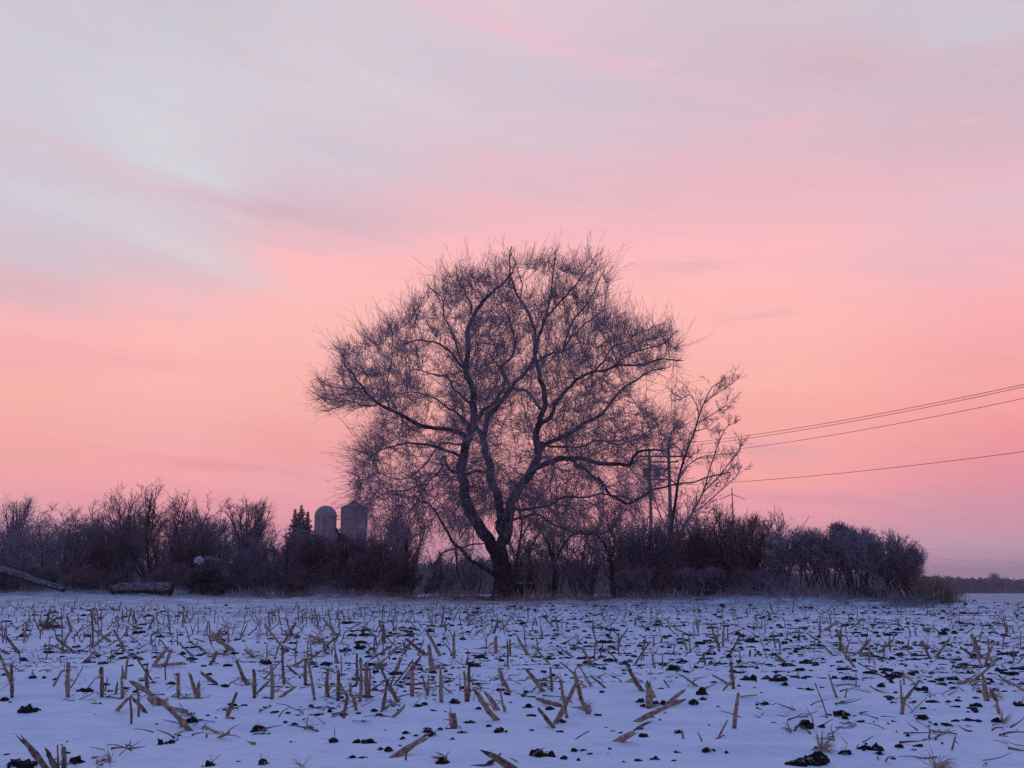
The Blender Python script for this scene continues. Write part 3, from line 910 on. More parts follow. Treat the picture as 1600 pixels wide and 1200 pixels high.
# ------------------------------------------------------------------ the hedgerow, shrub by shrub
BK = ('bark_dark', 'twig_dark'); BT = ('bark', 'twig'); BF = ('bark', 'twig_frost'); BR = ('bark_dark', 'twig_red')
H = [
    # label, px, dist, width px, top, kwargs
    ('dense dark thicket at the left end of the hedgerow', 15, 64, 150, 818, dict(mats=BT, dens=1.4, stems=13)),
    ('dark thicket with arching canes on top, second in the hedgerow from the left', 92, 62, 150, 788, dict(mats=BT, dens=1.35, stems=15, arch=.45)),
    ('low dark thicket between the arching-cane thicket and the tall tangled shrub', 160, 61, 110, 806, dict(mats=BK, dens=1.5, stems=12)),
    ('spiky open shrub with fine upright twigs left of the tall tangled one', 190, 64, 120, 758, dict(mats=BT, dens=1.35, stems=14, spiky=.3)),
    ('tall tangled shrub with a flat vine-hung top, highest in the left hedgerow', 252, 62, 150, 738, dict(mats=BK, dens=1.25, stems=15, open_=.8, arch=.18, round_=2.6)),
    ('hazy round-topped tree standing behind the tall tangled shrub', 312, 84, 80, 786, dict(mats=BF, dens=1.35, stems=12, trunk=.3)),
    ('dark dense shrub below the right side of the tall tangled one', 298, 60, 100, 812, dict(mats=BK, dens=1.35, stems=13)),
    ('round fine-twigged tree standing out against the sky left of the silos', 380, 68, 104, 770, dict(mats=BT, dens=1.3, stems=12, trunk=.28, spiky=.2)),
    ('dark shrub under the round fine-twigged tree', 362, 60, 120, 838, dict(mats=BT, dens=1.35, stems=13)),
    ('low purple-brown shrub in front of the conifer', 432, 60, 110, 822, dict(mats=BT, dens=1.5, stems=12)),
    ('reddish brown thicket in front of the domed silo', 488, 60, 96, 830, dict(mats=BR, dens=1.9, stems=15)),
    ('dark thicket right of the broken snag', 572, 58, 90, 826, dict(mats=BT, dens=1.7, stems=13)),
    ('frosted grey shrub in front of the cone-roofed silo', 606, 57, 90, 800, dict(mats=BT, dens=1.1, stems=11)),
    ('pale frosted shrub, last before the gap left of the huge tree', 640, 56, 74, 792, dict(mats=BF, dens=1.1, stems=10, spiky=.3)),
    ('low dark thicket under the left twigs of the huge tree', 596, 55, 120, 858, dict(mats=BK, dens=1.5, stems=12)),
    ('frosted feathery bush right beside the saplings at the huge trunk', 842, 51, 60, 832, dict(mats=BF, dens=.9, stems=9)),
    ('thin airy shrub in the gap between the thorn tree and the forked tree', 908, 55, 80, 836, dict(mats=BT, dens=.8, stems=8)),
    ('grey shrub behind the forked tree', 980, 53, 90, 822, dict(mats=BT, dens=1.1, stems=10)),
    ('frosted thicket at the foot of the utility pole', 1018, 49, 84, 806, dict(mats=BT, dens=1.4, stems=13)),
    ('frosted shrub round the base of the slender tree', 1068, 49, 92, 796, dict(mats=BF, dens=1.1, stems=11)),
    ('dense dark thicket just right of the slender tree', 1092, 47, 90, 820, dict(mats=BK, dens=1.4, stems=13)),
    ('reddish spiky shrub with bare shoots on top, left one of the reddish pair', 1130, 47, 86, 792, dict(mats=BR, dens=1.3, stems=13, spiky=.8)),
    ('reddish dark shrub with bare shoots, right one of the reddish pair', 1178, 46, 90, 800, dict(mats=BR, dens=1.4, stems=13, spiky=.8)),
    ('frosted shrub with a tuft of upright shoots before the rounded trees begin', 1218, 47, 84, 806, dict(mats=BT, dens=1.0, stems=10, spiky=.9)),
    ('first of the rounded frosty trees, beside the tufted shrub', 1254, 45, 104, 828, dict(mats=BF, dens=1.25, stems=15, clear=.36, low=.40, n3k=3.4, round_=2.6)),
    ('second of the rounded frosty trees, lower than its neighbours', 1294, 44, 104, 827, dict(mats=BF, dens=1.25, stems=15, clear=.36, low=.40, n3k=3.4, round_=2.6)),
    ('small flat-topped tree rising above the rounded frosty trees', 1326, 50, 46, 806, dict(mats=BT, dens=1.6, stems=12, trunk=.78, open_=1.9, round_=6, rt=.011)),
    ('third rounded frosty tree, under the flat-topped one', 1338, 44, 108, 828, dict(mats=BF, dens=1.25, stems=15, clear=.36, low=.40, n3k=3.4, round_=2.6)),
    ('broad rounded frosty tree, fourth of the row', 1376, 43, 112, 829, dict(mats=BF, dens=1.3, stems=15, clear=.34, low=.38, n3k=3.4, round_=2.6)),
    ('last rounded frosty tree, drooping to the right end of the hedgerow', 1410, 43, 84, 850, dict(mats=BF, dens=2.2, stems=12, low=.22, round_=2.2, lean=.35)),
    ('hazy grey shrub behind the arching canes, back row of the hedge', 60, 74, 120, 806, dict(mats=BT, dens=1.8, stems=14)),
    ('hazy grey shrub behind the spiky open one, back row of the hedge', 172, 74, 120, 800, dict(mats=BT, dens=1.8, stems=14)),
    ('hazy grey shrub behind the tall tangled one, back row of the hedge', 246, 74, 120, 792, dict(mats=BT, dens=1.8, stems=14)),
    ('hazy grey shrub filling the dip left of the round fine-twigged tree', 330, 74, 110, 806, dict(mats=BT, dens=1.8, stems=14)),
    ('hazy grey shrub just under the conifer top', 446, 72, 110, 828, dict(mats=BT, dens=1.8, stems=14)),
    ('hazy grey shrub behind the snag, between the two silos', 540, 70, 100, 836, dict(mats=BT, dens=1.8, stems=14)),
    ('airy pale shrub in the gap just left of the huge trunk', 690, 58, 76, 850, dict(mats=BT, dens=.8, stems=10)),
    ('low airy shrub seen between the trunk and its fallen-looking low limb', 742, 60, 70, 856, dict(mats=BT, dens=.8, stems=10)),
    ('fine bare shrub behind the saplings right of the huge trunk', 812, 60, 90, 832, dict(mats=BT, dens=1.15, stems=10)),
    ('fine bare shrub behind the thorn tree', 868, 61, 96, 818, dict(mats=BT, dens=1.15, stems=11)),
    ('tall fine shrub behind the gap between thorn tree and forked tree', 920, 60, 96, 808, dict(mats=BT, dens=1.15, stems=11)),
    ('tall fine shrub behind the forked tree', 968, 58, 90, 800, dict(mats=BT, dens=1.2, stems=12)),
    ('frosted grey shrub filling the hedge behind the utility pole foot', 1004, 58, 96, 800, dict(mats=BF, dens=1.2, stems=12)),
    ('soft grey shrub behind the slender tree', 1052, 58, 96, 792, dict(mats=BT, dens=1.3, stems=13)),
    ('soft grey shrub behind the left reddish one', 1112, 56, 100, 798, dict(mats=BT, dens=1.3, stems=13)),
    ('soft grey shrub behind the right reddish one', 1164, 55, 100, 806, dict(mats=BT, dens=1.3, stems=13)),
    ('hazy shrub at the very left, back row', 14, 72, 120, 812, dict(mats=BT, dens=1.4, stems=13)),
    ('hazy shrub between the arching canes and the spiky shrub, back row', 116, 71, 110, 806, dict(mats=BT, dens=1.4, stems=13)),
    ('hazy shrub right of the tall tangled one, back row', 290, 71, 110, 800, dict(mats=BF, dens=1.4, stems=13)),
    ('hazy shrub under the right side of the round fine-twigged tree', 404, 70, 110, 812, dict(mats=BT, dens=1.4, stems=13)),
    ('hazy shrub behind the reddish thicket', 500, 66, 110, 832, dict(mats=BT, dens=1.4, stems=13)),
    ('hazy shrub behind the frosted pair left of the gap', 616, 64, 100, 808, dict(mats=BT, dens=1.2, stems=12)),
    ('pale far tree with a fine fan of twigs above the left end of the hedgerow', 20, 120, 76, 760, dict(mats=BT, dens=1.2, stems=11, trunk=.35, rt=.010)),
    ('small hazy tree alone on the far treeline at the right', 1551, 455, 34, 893, dict(mats=BT, dens=1.35, stems=12, trunk=.2, rt=.035)),
]
for i, (lab, px, dist, w, top, kw) in enumerate(H):
    tree_like = 'trunk' in kw or 'tree' in lab.split(',')[0].split(' ')[:6] or 'clear' in kw
    nm, ct = ('bare_tree', 'tree') if tree_like else ('bare_shrub', 'shrub')
    shrub(nm, lab, ct, px, dist, w, top, seed=i, **kw)

# low brambles that close the foot of the hedge
BR_L = []
xs_l = [-20, 42, 104, 160, 222, 276, 330, 392, 446, 505, 552, 600, 640]
for i, px in enumerate(xs_l):
    where = ['at the left edge', 'under the arching canes', 'behind the leaning log', 'behind the left end of the long log', 'behind the right end of the long log', 'left of the snow-capped mound', 'right of the snow-capped mound',
             'under the round fine-twigged tree', 'under the conifer', 'at the left foot of the snag', 'at the right foot of the snag', 'below the silo with the cone roof', 'beside the gap left of the huge tree'][i]
    shrub('bramble_bush', 'low dark bramble thicket ' + where, 'bramble', px, 57.5 - (0.6 if i % 2 else 0), 96, 872 + (i * 37) % 16, stems=16, mats=BK if i % 3 else BR, dens=1.5, seed=200 + i, base_w=.8, arch=.4, group='brambles along the hedge foot')
xs_r = [1000, 1046, 1094, 1140, 1186, 1232, 1276, 1322, 1368, 1408]
for i, px in enumerate(xs_r):
    where = ['under the utility poles', 'at the foot of the slender tree', 'in front of the dense dark thicket', 'under the left reddish shrub', 'under the right reddish shrub', 'under the tufted shrub',
             'under the first two rounded trees', 'under the flat-topped tree', 'under the broad rounded tree', 'under the last rounded tree'][i]
    shrub('bramble_bush', 'low dark undergrowth bush ' + where, 'bramble', px, 46.0 - i * .35, 72, (884 if i < 5 else 910) + (i * 29) % 14, stems=15, mats=BK if i % 2 else BT, dens=1.2 if i < 5 else .7, seed=230 + i, base_w=.8, spiky=.5, group='brambles along the hedge foot')
# ------------------------------------------------------------------ conifer, silos, snag, poles and lines
def lathe(mb, c, prof, n=40):
    c = np.asarray(c, float); k = len(prof)
    a = np.arange(n) * 2 * math.pi / n
    V = np.concatenate([np.stack([c[0] + r * np.cos(a), c[1] + r * np.sin(a), np.full(n, c[2] + z)], 1) for r, z in prof])
    j = np.arange(n); j2 = (j + 1) % n
    mb.add(V, [np.concatenate([np.stack([i * n + j, i * n + j2, (i + 1) * n + j2, (i + 1) * n + j], 1) for i in range(k - 1)])])


SD = 240.0
m_per = SD / F
# domed silo
b = foot(505, SD); R = 17.0 * m_per; zt = EYE + (YH - 793) * m_per - b[2]
s1 = thing('silo', 'farm silo with a rounded dome roof, left of the pair beyond the hedgerow', 'silo', b)
w = MB(); zs = zt - R * 0.98
prof = []
for k in range(int(zs / .75)):
    prof += [(R, k * .75), (R, k * .75 + .62), (R + .035, k * .75 + .64), (R + .035, k * .75 + .73)]
prof.append((R, zs))
lathe(w, b, [(R, -1)] + prof, 44); w.build('wall', 'silo', s1)
dm = MB(); lathe(dm, b, [(R + .10, zs - .05)] + [(max(.02, (R + .05) * math.cos(t)), zs + R * .98 * math.sin(t)) for t in np.linspace(0, math.pi / 2, 12)], 44)
dm.build('dome_roof', 'silo_metal', s1, smooth_=True)
chu = MB(); box(chu, b + [-.5, -R - .25, zs / 2], (.9, .6, zs)); chu.build('ladder_chute', 'silo_metal', s1)
cw = MB()
for dz in (0, -1.0):
    z = EYE + (YH - 809) * m_per + dz * .75
    segs(cw, np.array([[b[0] + R * .9, b[1] - .2, z]]), np.array([[foot(530, SD)[0] + .6, b[1] - .2, z]]), [.10], [.10], 6)
cw.build('catwalk_rail', 'silo', s1)
# cone-roofed silo
b = foot(550, SD); R = 20.5 * m_per; ze = EYE + (YH - 796) * m_per - b[2]
s2 = thing('silo', 'broader farm silo with a low cone roof, half hidden by the huge tree', 'silo', b)
w = MB(); lathe(w, b, [(R, -1)] + [q for k in range(int(ze / 1.2)) for q in ((R, k * 1.2), (R, k * 1.2 + 1.06), (R + .03, k * 1.2 + 1.1), (R + .03, k * 1.2 + 1.18))] + [(R, ze)], 44); w.build('wall', 'silo', s2)
rf = MB(); lathe(rf, b, [(R + .15, ze - .08), (R + .12, ze + .05), (R * .45, ze + .75), (.8, ze + 1.25), (.75, ze + 1.5), (.02, ze + 1.6)], 44); rf.build('cone_roof', 'silo_metal', s2)

# conifer with three leaders
rng = np.random.default_rng(4)
cd = 205.0
b = foot(469, cd)
con = thing('conifer_tree', 'dark conifer with three pointed tops beside the domed silo', 'conifer', b)
tk = MB(); nb = MB()
for px_, top_, sc in ((461, 795, .75), (471, 789, .85), (481, 799, .7)):
    tip = P(px_, top_, cd)
    bs = b + [(px_ - 469) * .06, rng.normal(0, .3), -.2]
    ln = spline(np.array([bs, bs + (tip - bs) * .5 + [0, 0, .1], tip]), 6)
    sweep(tk, ln, np.linspace(.22, .03, len(ln)), 6)
    Ht = tip[2] - b[2]
    for h in np.arange(.35, .99, .022):
        c = ln[int(h * (len(ln) - 1))] * 0 + (bs + (tip - bs) * h)
        Rb = (1 - h) * 7.4 * sc + .12
        nbr = 6
        a = rng.uniform(0, 6.28) + np.arange(nbr) * 2 * math.pi / nbr
        Rl = Rb * rng.uniform(.35, 1.25, nbr)
        D = np.stack([np.cos(a), np.sin(a), np.full(nbr, -.28)], 1)
        pl = polys(np.repeat(c[None], nbr, 0), D, Rl, 5, .05, (0, 0, .10), rng)
        poly_segs(nb, pl, .09, .05, 4)
        p, d, l = kids(pl, 22, .05, 1, .8, .26, Rl + .7, rng, up=-.12)
        poly_segs(nb, polys(p, d, l, 2, .1, (0, 0, 0), rng), .075, .035, 3)
tk.build('trunk', 'bark_dark', con); nb.build('crown', 'needle', con)

# broken snag hung with vines
sd = 58.0
b = foot(536, sd)
sn = thing('dead_snag', 'broken black snag leaning left with vines hanging to its right side', 'dead tree', b)
t = MB(); sp = spline(np.array([foot(540, sd) - [0, 0, .2], P(538, 890, sd), P(534, 855, sd), P(529, 838, sd), P(525, 825, sd)]), 4)
sweep(t, sp, np.interp(np.linspace(0, 1, len(sp)), [0, .6, 1], [.30, .19, .05]), 8, rough=.12)
sp2 = spline(np.array([P(534, 858, sd), P(545, 868, sd - .3), P(556, 888, sd - .6), P(562, 915, sd - .8)]), 4)
sweep(t, sp2, np.linspace(.12, .05, len(sp2)), 6, rough=.1)
t.build('trunk', 'bark_dark', sn)
v = MB(); n = 150
s0 = np.array([P(527 + 14 * u, 830 + 30 * u + rng.normal(0, 4), sd + rng.normal(0, .3)) for u in rng.uniform(0, 1, n)])
pl = polys(s0, np.stack([rng.uniform(-.15, .75, n), rng.normal(0, .3, n), rng.uniform(-.6, .1, n)], 1), rng.uniform(1.2, 3.4, n), 7, .10, (0, 0, -.22), rng)
keep_ = pl[:, :, 2].max(1) < pl[:, 0, 2] + .25
pl = pl[keep_]; n = len(pl)
poly_segs(v, pl, .022, .012)
p, d, l = kids(pl, 5, .1, 1, .6, .3, np.full(n, 1.8), rng)
poly_segs(v, polys(p, d, l, 2, .2, (0, 0, -.2), rng), .010, .007)
v.build('vine', 'twig_dark', sn)

# two-pole transformer bank
pd = 76.0; pp = pd / F
b = foot(1036, pd)
ut = thing('utility_pole', 'double wooden utility pole with crossarms and transformers behind the slender tree', 'utility pole', b)


def zpx(py, dist): return EYE + (YH - py) / F * dist


XL, XR = P(1020, YH, pd)[0], P(1051, YH, pd)[0]
for x, topy, r in ((XL, 706, .105), (XR, 696, .13)):
    q = MB(); sweep(q, np.array([[x, pd, G(x, pd) - .5], [x, pd, zpx(800, pd)], [x, pd, zpx(topy, pd)]]), [r * 1.25, r * 1.1, r * .85], 10); q.build('pole', 'wood', ut, smooth_=True)
for y_, x0, x1, h in ((716.5, 1002, 1086, .12), (725, 1018, 1066, .11), (737, 1012, 1052, .10), (753, 1010, 1050, .09)):
    q = MB(); a, c = P(x0, YH, pd)[0], P(x1, YH, pd)[0]
    box(q, ((a + c) / 2, pd - .19, zpx(y_, pd)), (c - a, .11, h)); q.build('crossarm', 'wood', ut)
for x0 in (1013, 1030):
    q = MB(); x = P(x0, YH, pd)[0]
    lathe(q, (x, pd - .52, zpx(751.0, pd)), [(.02, 0), (.23, .02), (.23, .62), (.25, .64), (.25, .69), (.16, .74), (.02, .76)], 14); q.build('transformer', 'metal', ut)
q = MB()
for x0 in (1006, 1014, 1030, 1042, 1060, 1072, 1083):
    x = P(x0, YH, pd)[0]; lathe(q, (x, pd - .19, zpx(716.5, pd) + .06), [(.02, 0), (.05, .02), (.03, .06), (.06, .10), (.03, .15), (.05, .19), (.01, .22)], 8)
q.build('insulator', 'metal', ut)
q = MB(); segs(q, np.array([[XL, pd - .14, zpx(765, pd)], [XR, pd - .16, zpx(727, pd)]]), np.array([[XR, pd - .14, zpx(750, pd)], [P(1078, YH, pd)[0], pd - .16, zpx(718, pd)]]), [.035, .03], [.035, .03], 4); q.build('brace', 'metal', ut)

# power lines to a pole outside the frame on the right
NX, NY = 36.0, 23.8
for k, (pym, pyr, xa, za, rr, lab) in enumerate((
        (None, 604, XR - .15, zpx(699, pd), .015, 'topmost thin power line, upper one of the close pair'), (None, 608, XR + .1, zpx(702, pd) - .05, .015, 'power line just under the topmost one in the close pair'),
        (None, 626, P(1078, YH, pd)[0], zpx(716, pd) + .1, .014, 'third power line down, below the close pair'), (None, 709, XR, zpx(762, pd), .014, 'lowest power line, far below the other three at right'))):
    # the height at the frame's right edge fixes the far end of the span
    A = np.array([xa, pd - .19, za]); 
    # direction to the next pole
    tt_ = np.linspace(0, 1, 60)
    x_ = A[0] + (NX - A[0]) * tt_; y_ = A[1] + (NY - A[1]) * tt_
    pxs = 800 + F * x_ / y_
    te = np.interp(1600, pxs, tt_)
    ye = A[1] + (NY - A[1]) * te
    zr = zpx(pyr, ye)
    sag = 1.1 if k < 3 else 0.9
    zB = (zr - za * (1 - te) + 4 * sag * te * (1 - te)) / te
    z_ = za + (zB - za) * tt_ - 4 * sag * tt_ * (1 - tt_)
    w = MB(); sweep(w, np.stack([x_, y_, z_], 1), np.full(60, rr), 5)
    o = w.build('power_line', 'wire', None, origin=A)
    props(o, lab, 'power line', 'power lines running off to the right')
q = foot(800, 10) * 0 + np.array([NX + .1, NY, G(NX, NY)])
po = thing('utility_pole', 'plain wooden pole carrying the power lines beyond the right side of the field', 'utility pole', q)
w = MB(); sweep(w, np.array([q - [0, 0, .5], q + [0, 0, 11.2]]), [.17, .13], 10); w.build('pole', 'wood', po, smooth_=True)
w = MB(); box(w, q + [0, 0, 9.9], (.1, 2.2, .12)); w.build('crossarm', 'wood', po)

# farther poles and faint lines
for px_, dist, top_, arm, lab in ((1150, 150, 765, 1.9, 'thin far pole with a small sloping crossarm above the reddish shrubs'), (1409, 150, 836, .5, 'tiny far mast peeping over the last rounded tree')):
    b = foot(px_, dist); f = thing('utility_pole', lab, 'utility pole', b)
    w = MB(); sweep(w, np.array([b - [0, 0, .5], [b[0], b[1], zpx(top_, dist)]]), [.15, .07], 6); w.build('pole', 'wood', f)
    w = MB(); z = zpx(top_ + 13, dist)
    segs(w, np.array([[b[0], dist, z + .25], [b[0], dist, z + .25]]), np.array([[b[0] - arm, dist, z - .5], [b[0] + arm, dist, z - .5]]), [.05, .05], [.04, .04], 4); w.build('crossarm', 'wood', f)
for k, (z0, z1, lab) in enumerate(((852, 858, 'faint far power line low over the right horizon, upper one'), (866, 873, 'faint far power line low over the right horizon, lower one'))):
    A = P(1380, z0, 260); Bq = P(1900, z1, 235)
    t_ = np.linspace(0, 1, 20)[:, None]
    w = MB(); sweep(w, A + (Bq - A) * t_ - np.array([0, 0, 1.6]) * 4 * t_ * (1 - t_), np.full(20, .011), 4)
    props(w.build('power_line', 'wire', None, origin=A), lab, 'power line', 'faint far power lines')

# ------------------------------------------------------------------ far treelines (stuff)
def woodland(name, label, x0, x1, dist, hpx_top, n, wid, seed, mat='far', hump=.25):
    rng = np.random.default_rng(seed); mb = MB()
    xs = rng.uniform(x0, x1, n); yy = dist + rng.uniform(0, dist * .12, n)
    X = (xs - 800) / F * yy
    gz = ground(X, yy)
    top = np.array([zpx(np.interp(x, *hpx_top) , y) for x, y in zip(xs, yy)])
    Ht = (top - gz) * rng.uniform(.72, 1.0, n) * (1 - hump * (vnoise(X * .02, X * 0, seed)))
    B0 = np.stack([X, yy, gz - .5], 1)
    st = polys(B0, np.stack([rng.normal(0, .15, n), rng.normal(0, .15, n), np.ones(n)], 1), Ht, 4, .05, (0, 0, 0), rng)
    poly_segs(mb, st, .16, .04, 3)
    # undergrowth closing the foot
    nu = n * 3; xu = rng.uniform(x0, x1, nu); yu = dist + rng.uniform(-2, dist * .06, nu); Xu = (xu - 800) / F * yu
    hu = .38 * np.repeat(Ht, 3)
    us = polys(np.stack([Xu, yu, ground(Xu, yu) - .2], 1), np.stack([rng.normal(0, .5, nu), rng.normal(0, .3, nu), np.ones(nu)], 1), hu, 3, .2, (0, 0, -.05), rng)
    poly_segs(mb, us, .10 * wid, .05 * wid, 3)
    p, d, l = kids(st, 9, .15, 1, .6, .42, Ht, rng, up=.25)
    a = polys(p, d, l, 3, .15, (0, 0, .05), rng)
    a = a[a[:, -1, 2] < np.repeat(0, 1)[0] + top.max() + .3]
    poly_segs(mb, a, .07 * wid, .04 * wid, 3)
    p, d, l = kids(a, 5, .1, 1, .7, .5, l[:len(a)], rng)
    poly_segs(mb, polys(p, d, l, 2, .2, (0, 0, .02), rng), .06 * wid, .04 * wid, 3)
    props(mb.build(name, mat, None, origin=(0, dist, 0)), label, None, None, 'stuff')


woodland('distant_woodland', 'bluish treeline along the far side of the snowy field', 1380, 2100, 470, ([1380, 1430, 1500, 1560, 1600, 2100], [899, 901, 904, 903, 906, 903]), 2600, 3.4, 3, hump=.12)
woodland('distant_hedge', 'hazy far hedge seen through the gaps under the tree', -500, 1400, 300, ([-500, 600, 700, 760, 900, 1000, 1400], [880, 880, 872, 874, 878, 884, 890]), 2600, 2.0, 4)

# ------------------------------------------------------------------ fallen logs, snow-capped mound, stump, posts
def log(name, label, pts, r, mat='bark_dark', cap_r=None):
    root = thing(name, label, 'log', pts[0])
    sp = spline(np.array(pts), 5)
    q = MB(); sweep(q, sp, np.interp(np.linspace(0, 1, len(sp)), [0, 1], r), 10, rough=.08); q.build('bark', mat, root, smooth_=True)
    s = MB(); rr = np.interp(np.linspace(0, 1, len(sp)), [0, 1], r)
    # snow lying along the top
    n = len(sp); T = np.gradient(sp, axis=0); T /= np.linalg.norm(T, axis=1, keepdims=True)
    side_ = np.cross(T, [0, 0, 1.0]); side_ /= np.linalg.norm(side_, axis=1, keepdims=True); upv = np.cross(side_, T)
    prof = np.radians([-10, 15, 45, 75, 105, 135, 165, 190]); V = []
    for i in range(n):
        k = 1.0 if 0 < i < n - 1 else .9
        for a in prof:
            e = 1.02 + .55 * max(0, math.sin(a)) * (.7 + .8 * vnoise(i * .45, a * 0, 61))
            V.append(sp[i] + side_[i] * math.cos(a) * rr[i] * 1.04 * k + upv[i] * math.sin(a) * rr[i] * e * k)
    m = len(prof); j = np.arange(m - 1)
    s.add(np.array(V), [np.concatenate([np.stack([i * m + j, i * m + j + 1, (i + 1) * m + j + 1, (i + 1) * m + j], 1) for i in range(n - 1)])])
    s.build('snow_cap', 'snow_shaded', root, smooth_=True)
    return root


def fp(px, dist, dz=0.0):
    f = foot(px, dist); return f + [0, 0, dz]


log('fallen_log', 'thick fallen log lying level with snow along its top, dark cut end to the right', [fp(176, 54.2, .22), fp(205, 54.0, .26), fp(240, 53.8, .27), fp(268, 53.6, .27)], (.19, .25))
log('fallen_tree', 'slim fallen trunk sloping down from the left edge, with snow on top', [P(-12, 889, 55.5), P(25, 898, 55), P(60, 910, 54.5), P(100, 922, 54)], (.16, .11))
def lump(mb, c, s, rng, sub=2, rough=.35, flat=0.0):
    V, Fc = ICO[sub]
    ph = rng.uniform(0, 50, 3)
    d = 1 + rough * 2 * (fbm(V[:, 0] * 1.7 + ph[0], V[:, 1] * 1.7 + V[:, 2] * 1.3 + ph[1], 3, int(ph[2])))
    W = V * d[:, None] * np.asarray(s)
    a = rng.uniform(0, 6.28); R_ = np.array([[math.cos(a), math.sin(a), 0], [-math.sin(a), math.cos(a), 0], [0, 0, 1]])
    mb.add(W @ R_ + np.asarray(c), [Fc])


import bmesh
ICO = {}
for k in (0, 1, 2, 3):
    bm = bmesh.new(); bmesh.ops.create_icosphere(bm, subdivisions=k + 1 if k else 1, radius=1.0)
    bm.verts.ensure_lookup_table()
    ICO[k] = (np.array([v.co[:] for v in bm.verts]), np.array([[v.index for v in f.verts] for f in bm.faces])); bm.free()

rng = np.random.default_rng(12)
mb_ = foot(324, 55.0)
mo = thing('rubble_pile', 'dark heap among the bushes with a bright snow cap and a tilted slab', 'rubble pile', mb_)
q = MB()
for _ in range(16):
    lump(q, mb_ + [rng.uniform(-.75, .75), rng.uniform(-.4, .4), rng.uniform(0, 1.1)], rng.uniform(.22, .42, 3), rng, 2, .4)
q.build('heap', 'dark', mo)
q = MB(); lump(q, P(311, 876, 55.0), (.29, .24, .20), rng, 3, .55); q.build('snow_cap', 'grey_snow', mo, smooth_=True)
q = MB(); sp = np.array([P(320, 874, 54.6), P(334, 874, 54.6), P(345, 879, 54.6)]); sweep(q, spline(sp, 4), np.linspace(.16, .10, 9), 8, rough=.1); q.build('snowy_slab', 'snow_shaded', mo, smooth_=True)

# stump with snow on its wide flat top
sb = foot(821, 48.6)
st = thing('tree_stump', 'wide flat-topped stump with a lid of snow, standing right of the huge trunk', 'stump', sb)
zt_ = zpx(913, 48.6) - sb[2]
q = MB(); lathe(q, sb, [(.30, -.1), (.24, zt_ * .3), (.34, zt_ * .7), (.46, zt_ * .92), (.47, zt_)], 14); q.build('wood', 'bark_dark', st)
q = MB(); lathe(q, sb + [0, 0, zt_ + .002], [(.50, 0), (.51, .035), (.44, .085), (.25, .11), (.01, .115)], 16); q.build('snow_cap', 'snow_shaded', st, smooth_=True)

# small leaning frosted post and dead branches at the right end
sp_ = fp(1417, 40.6)
o_ = thing('broken_stub', 'short frosted broken stub leaning left at the foot of the last rounded tree', 'broken branch', sp_)
q = MB(); sweep(q, np.array([sp_ - [0, 0, .1], P(1413, 930, 40.6), P(1408, 921, 40.6)]), [.07, .06, .03], 7, rough=.15); q.build('stick', 'twig_frost', o_)
for px_, dist, h_px, lab, mat in ((1240, 43, 40, 'tall pale frosted weed standing before the tufted shrub', 'twig_frost'), (1372, 42, 42, 'pale frosted weed below the broad rounded tree', 'twig_frost'), (1466, 41, 40, 'tuft of tall brown grass at the right end of the hedge', 'grass_tan'),
                                  (1482, 40, 24, 'smaller tuft of brown grass, last at the right end of the hedge', 'grass_tan'), (1444, 42, 38, 'feathery brown weed clump under the drooping end tree', 'grass_tan')):
    b = fp(px_, dist); hh = h_px * dist / F; n = 110 if mat == 'grass_tan' else 26
    if px_ > 1470: n = 150
    sprd = .5 if mat == 'grass_tan' else .14
    bb = b + np.stack([rng.normal(0, sprd * .5, n), rng.normal(0, sprd * .4, n), np.full(n, -.03)], 1)
    q = MB(); pl = polys(bb, np.stack([rng.normal(0, .22, n), rng.normal(0, .22, n), np.ones(n)], 1), hh * rng.uniform(.55, 1.0, n), 5, .06, (0, 0, -.03), rng)
    poly_segs(q, pl, .008, .005)
    p, d, l = kids(pl, 3, .5, 1, .5, .22, np.full(n, hh), rng); poly_segs(q, polys(p, d, l, 2, .1, (0, 0, 0), rng), .008, .006)
    props(q.build('weed_clump' if mat != 'grass_tan' else 'grass_clump', mat, None, origin=b), lab, 'weed' if mat != 'grass_tan' else 'grass clump')

# frosted dead grass and litter along the foot of the hedge
rng = np.random.default_rng(21)
n = 26000
px_ = np.concatenate([rng.uniform(-60, 1450, int(n * .9)), rng.uniform(1380, 1470, n - int(n * .9))])
base_d = np.interp(px_, [-60, 300, 700, 1000, 1300, 1500], [57, 55, 49.5, 45.5, 42.0, 40.5])
cl = vnoise(px_ * .05, base_d * 0, 71)
dd = base_d + rng.normal(1.2, 2.6, n)
x = (px_ - 800) / F * dd
b = np.stack([x, dd, ground(x, dd) - .03], 1)
hh = np.clip(rng.gamma(3, .10, n) * (.35 + 1.1 * cl) * np.where(dd < base_d - 1.5, .45, 1), .05, .95)
q = MB(); pl = polys(b, np.stack([rng.normal(0, .4, n), rng.normal(0, .4, n), np.ones(n)], 1), hh, 3, .12, (0, 0, -.10), rng)
poly_segs(q, pl, .0075, .004)
props(q.build('dry_grass', 'grass', None, origin=(0, 50, 0)), 'frosted dead grass and weeds along the foot of the hedgerow', None, None, 'stuff')
q = MB(); n = 900
px_ = rng.uniform(-60, 1450, n); base_d = np.interp(px_, [-60, 300, 700, 1000, 1300, 1500], [57, 55, 49.5, 45.5, 42.0, 40.5]); dd = base_d + rng.uniform(-1.0, 3.0, n); x = (px_ - 800) / F * dd
b = np.stack([x, dd, ground(x, dd) + .02], 1)
a = rng.uniform(0, 6.28, n)
pl = polys(b, np.stack([np.cos(a), np.sin(a), rng.uniform(0, .5, n)], 1), rng.uniform(.4, 1.8, n), 4, .2, (0, 0, -.06), rng)
poly_segs(q, pl, .014, .008)
props(q.build('fallen_twigs', 'twig_dark', None, origin=(0, 50, 0)), 'litter of fallen twigs on the snow under the hedge', None, None, 'stuff')
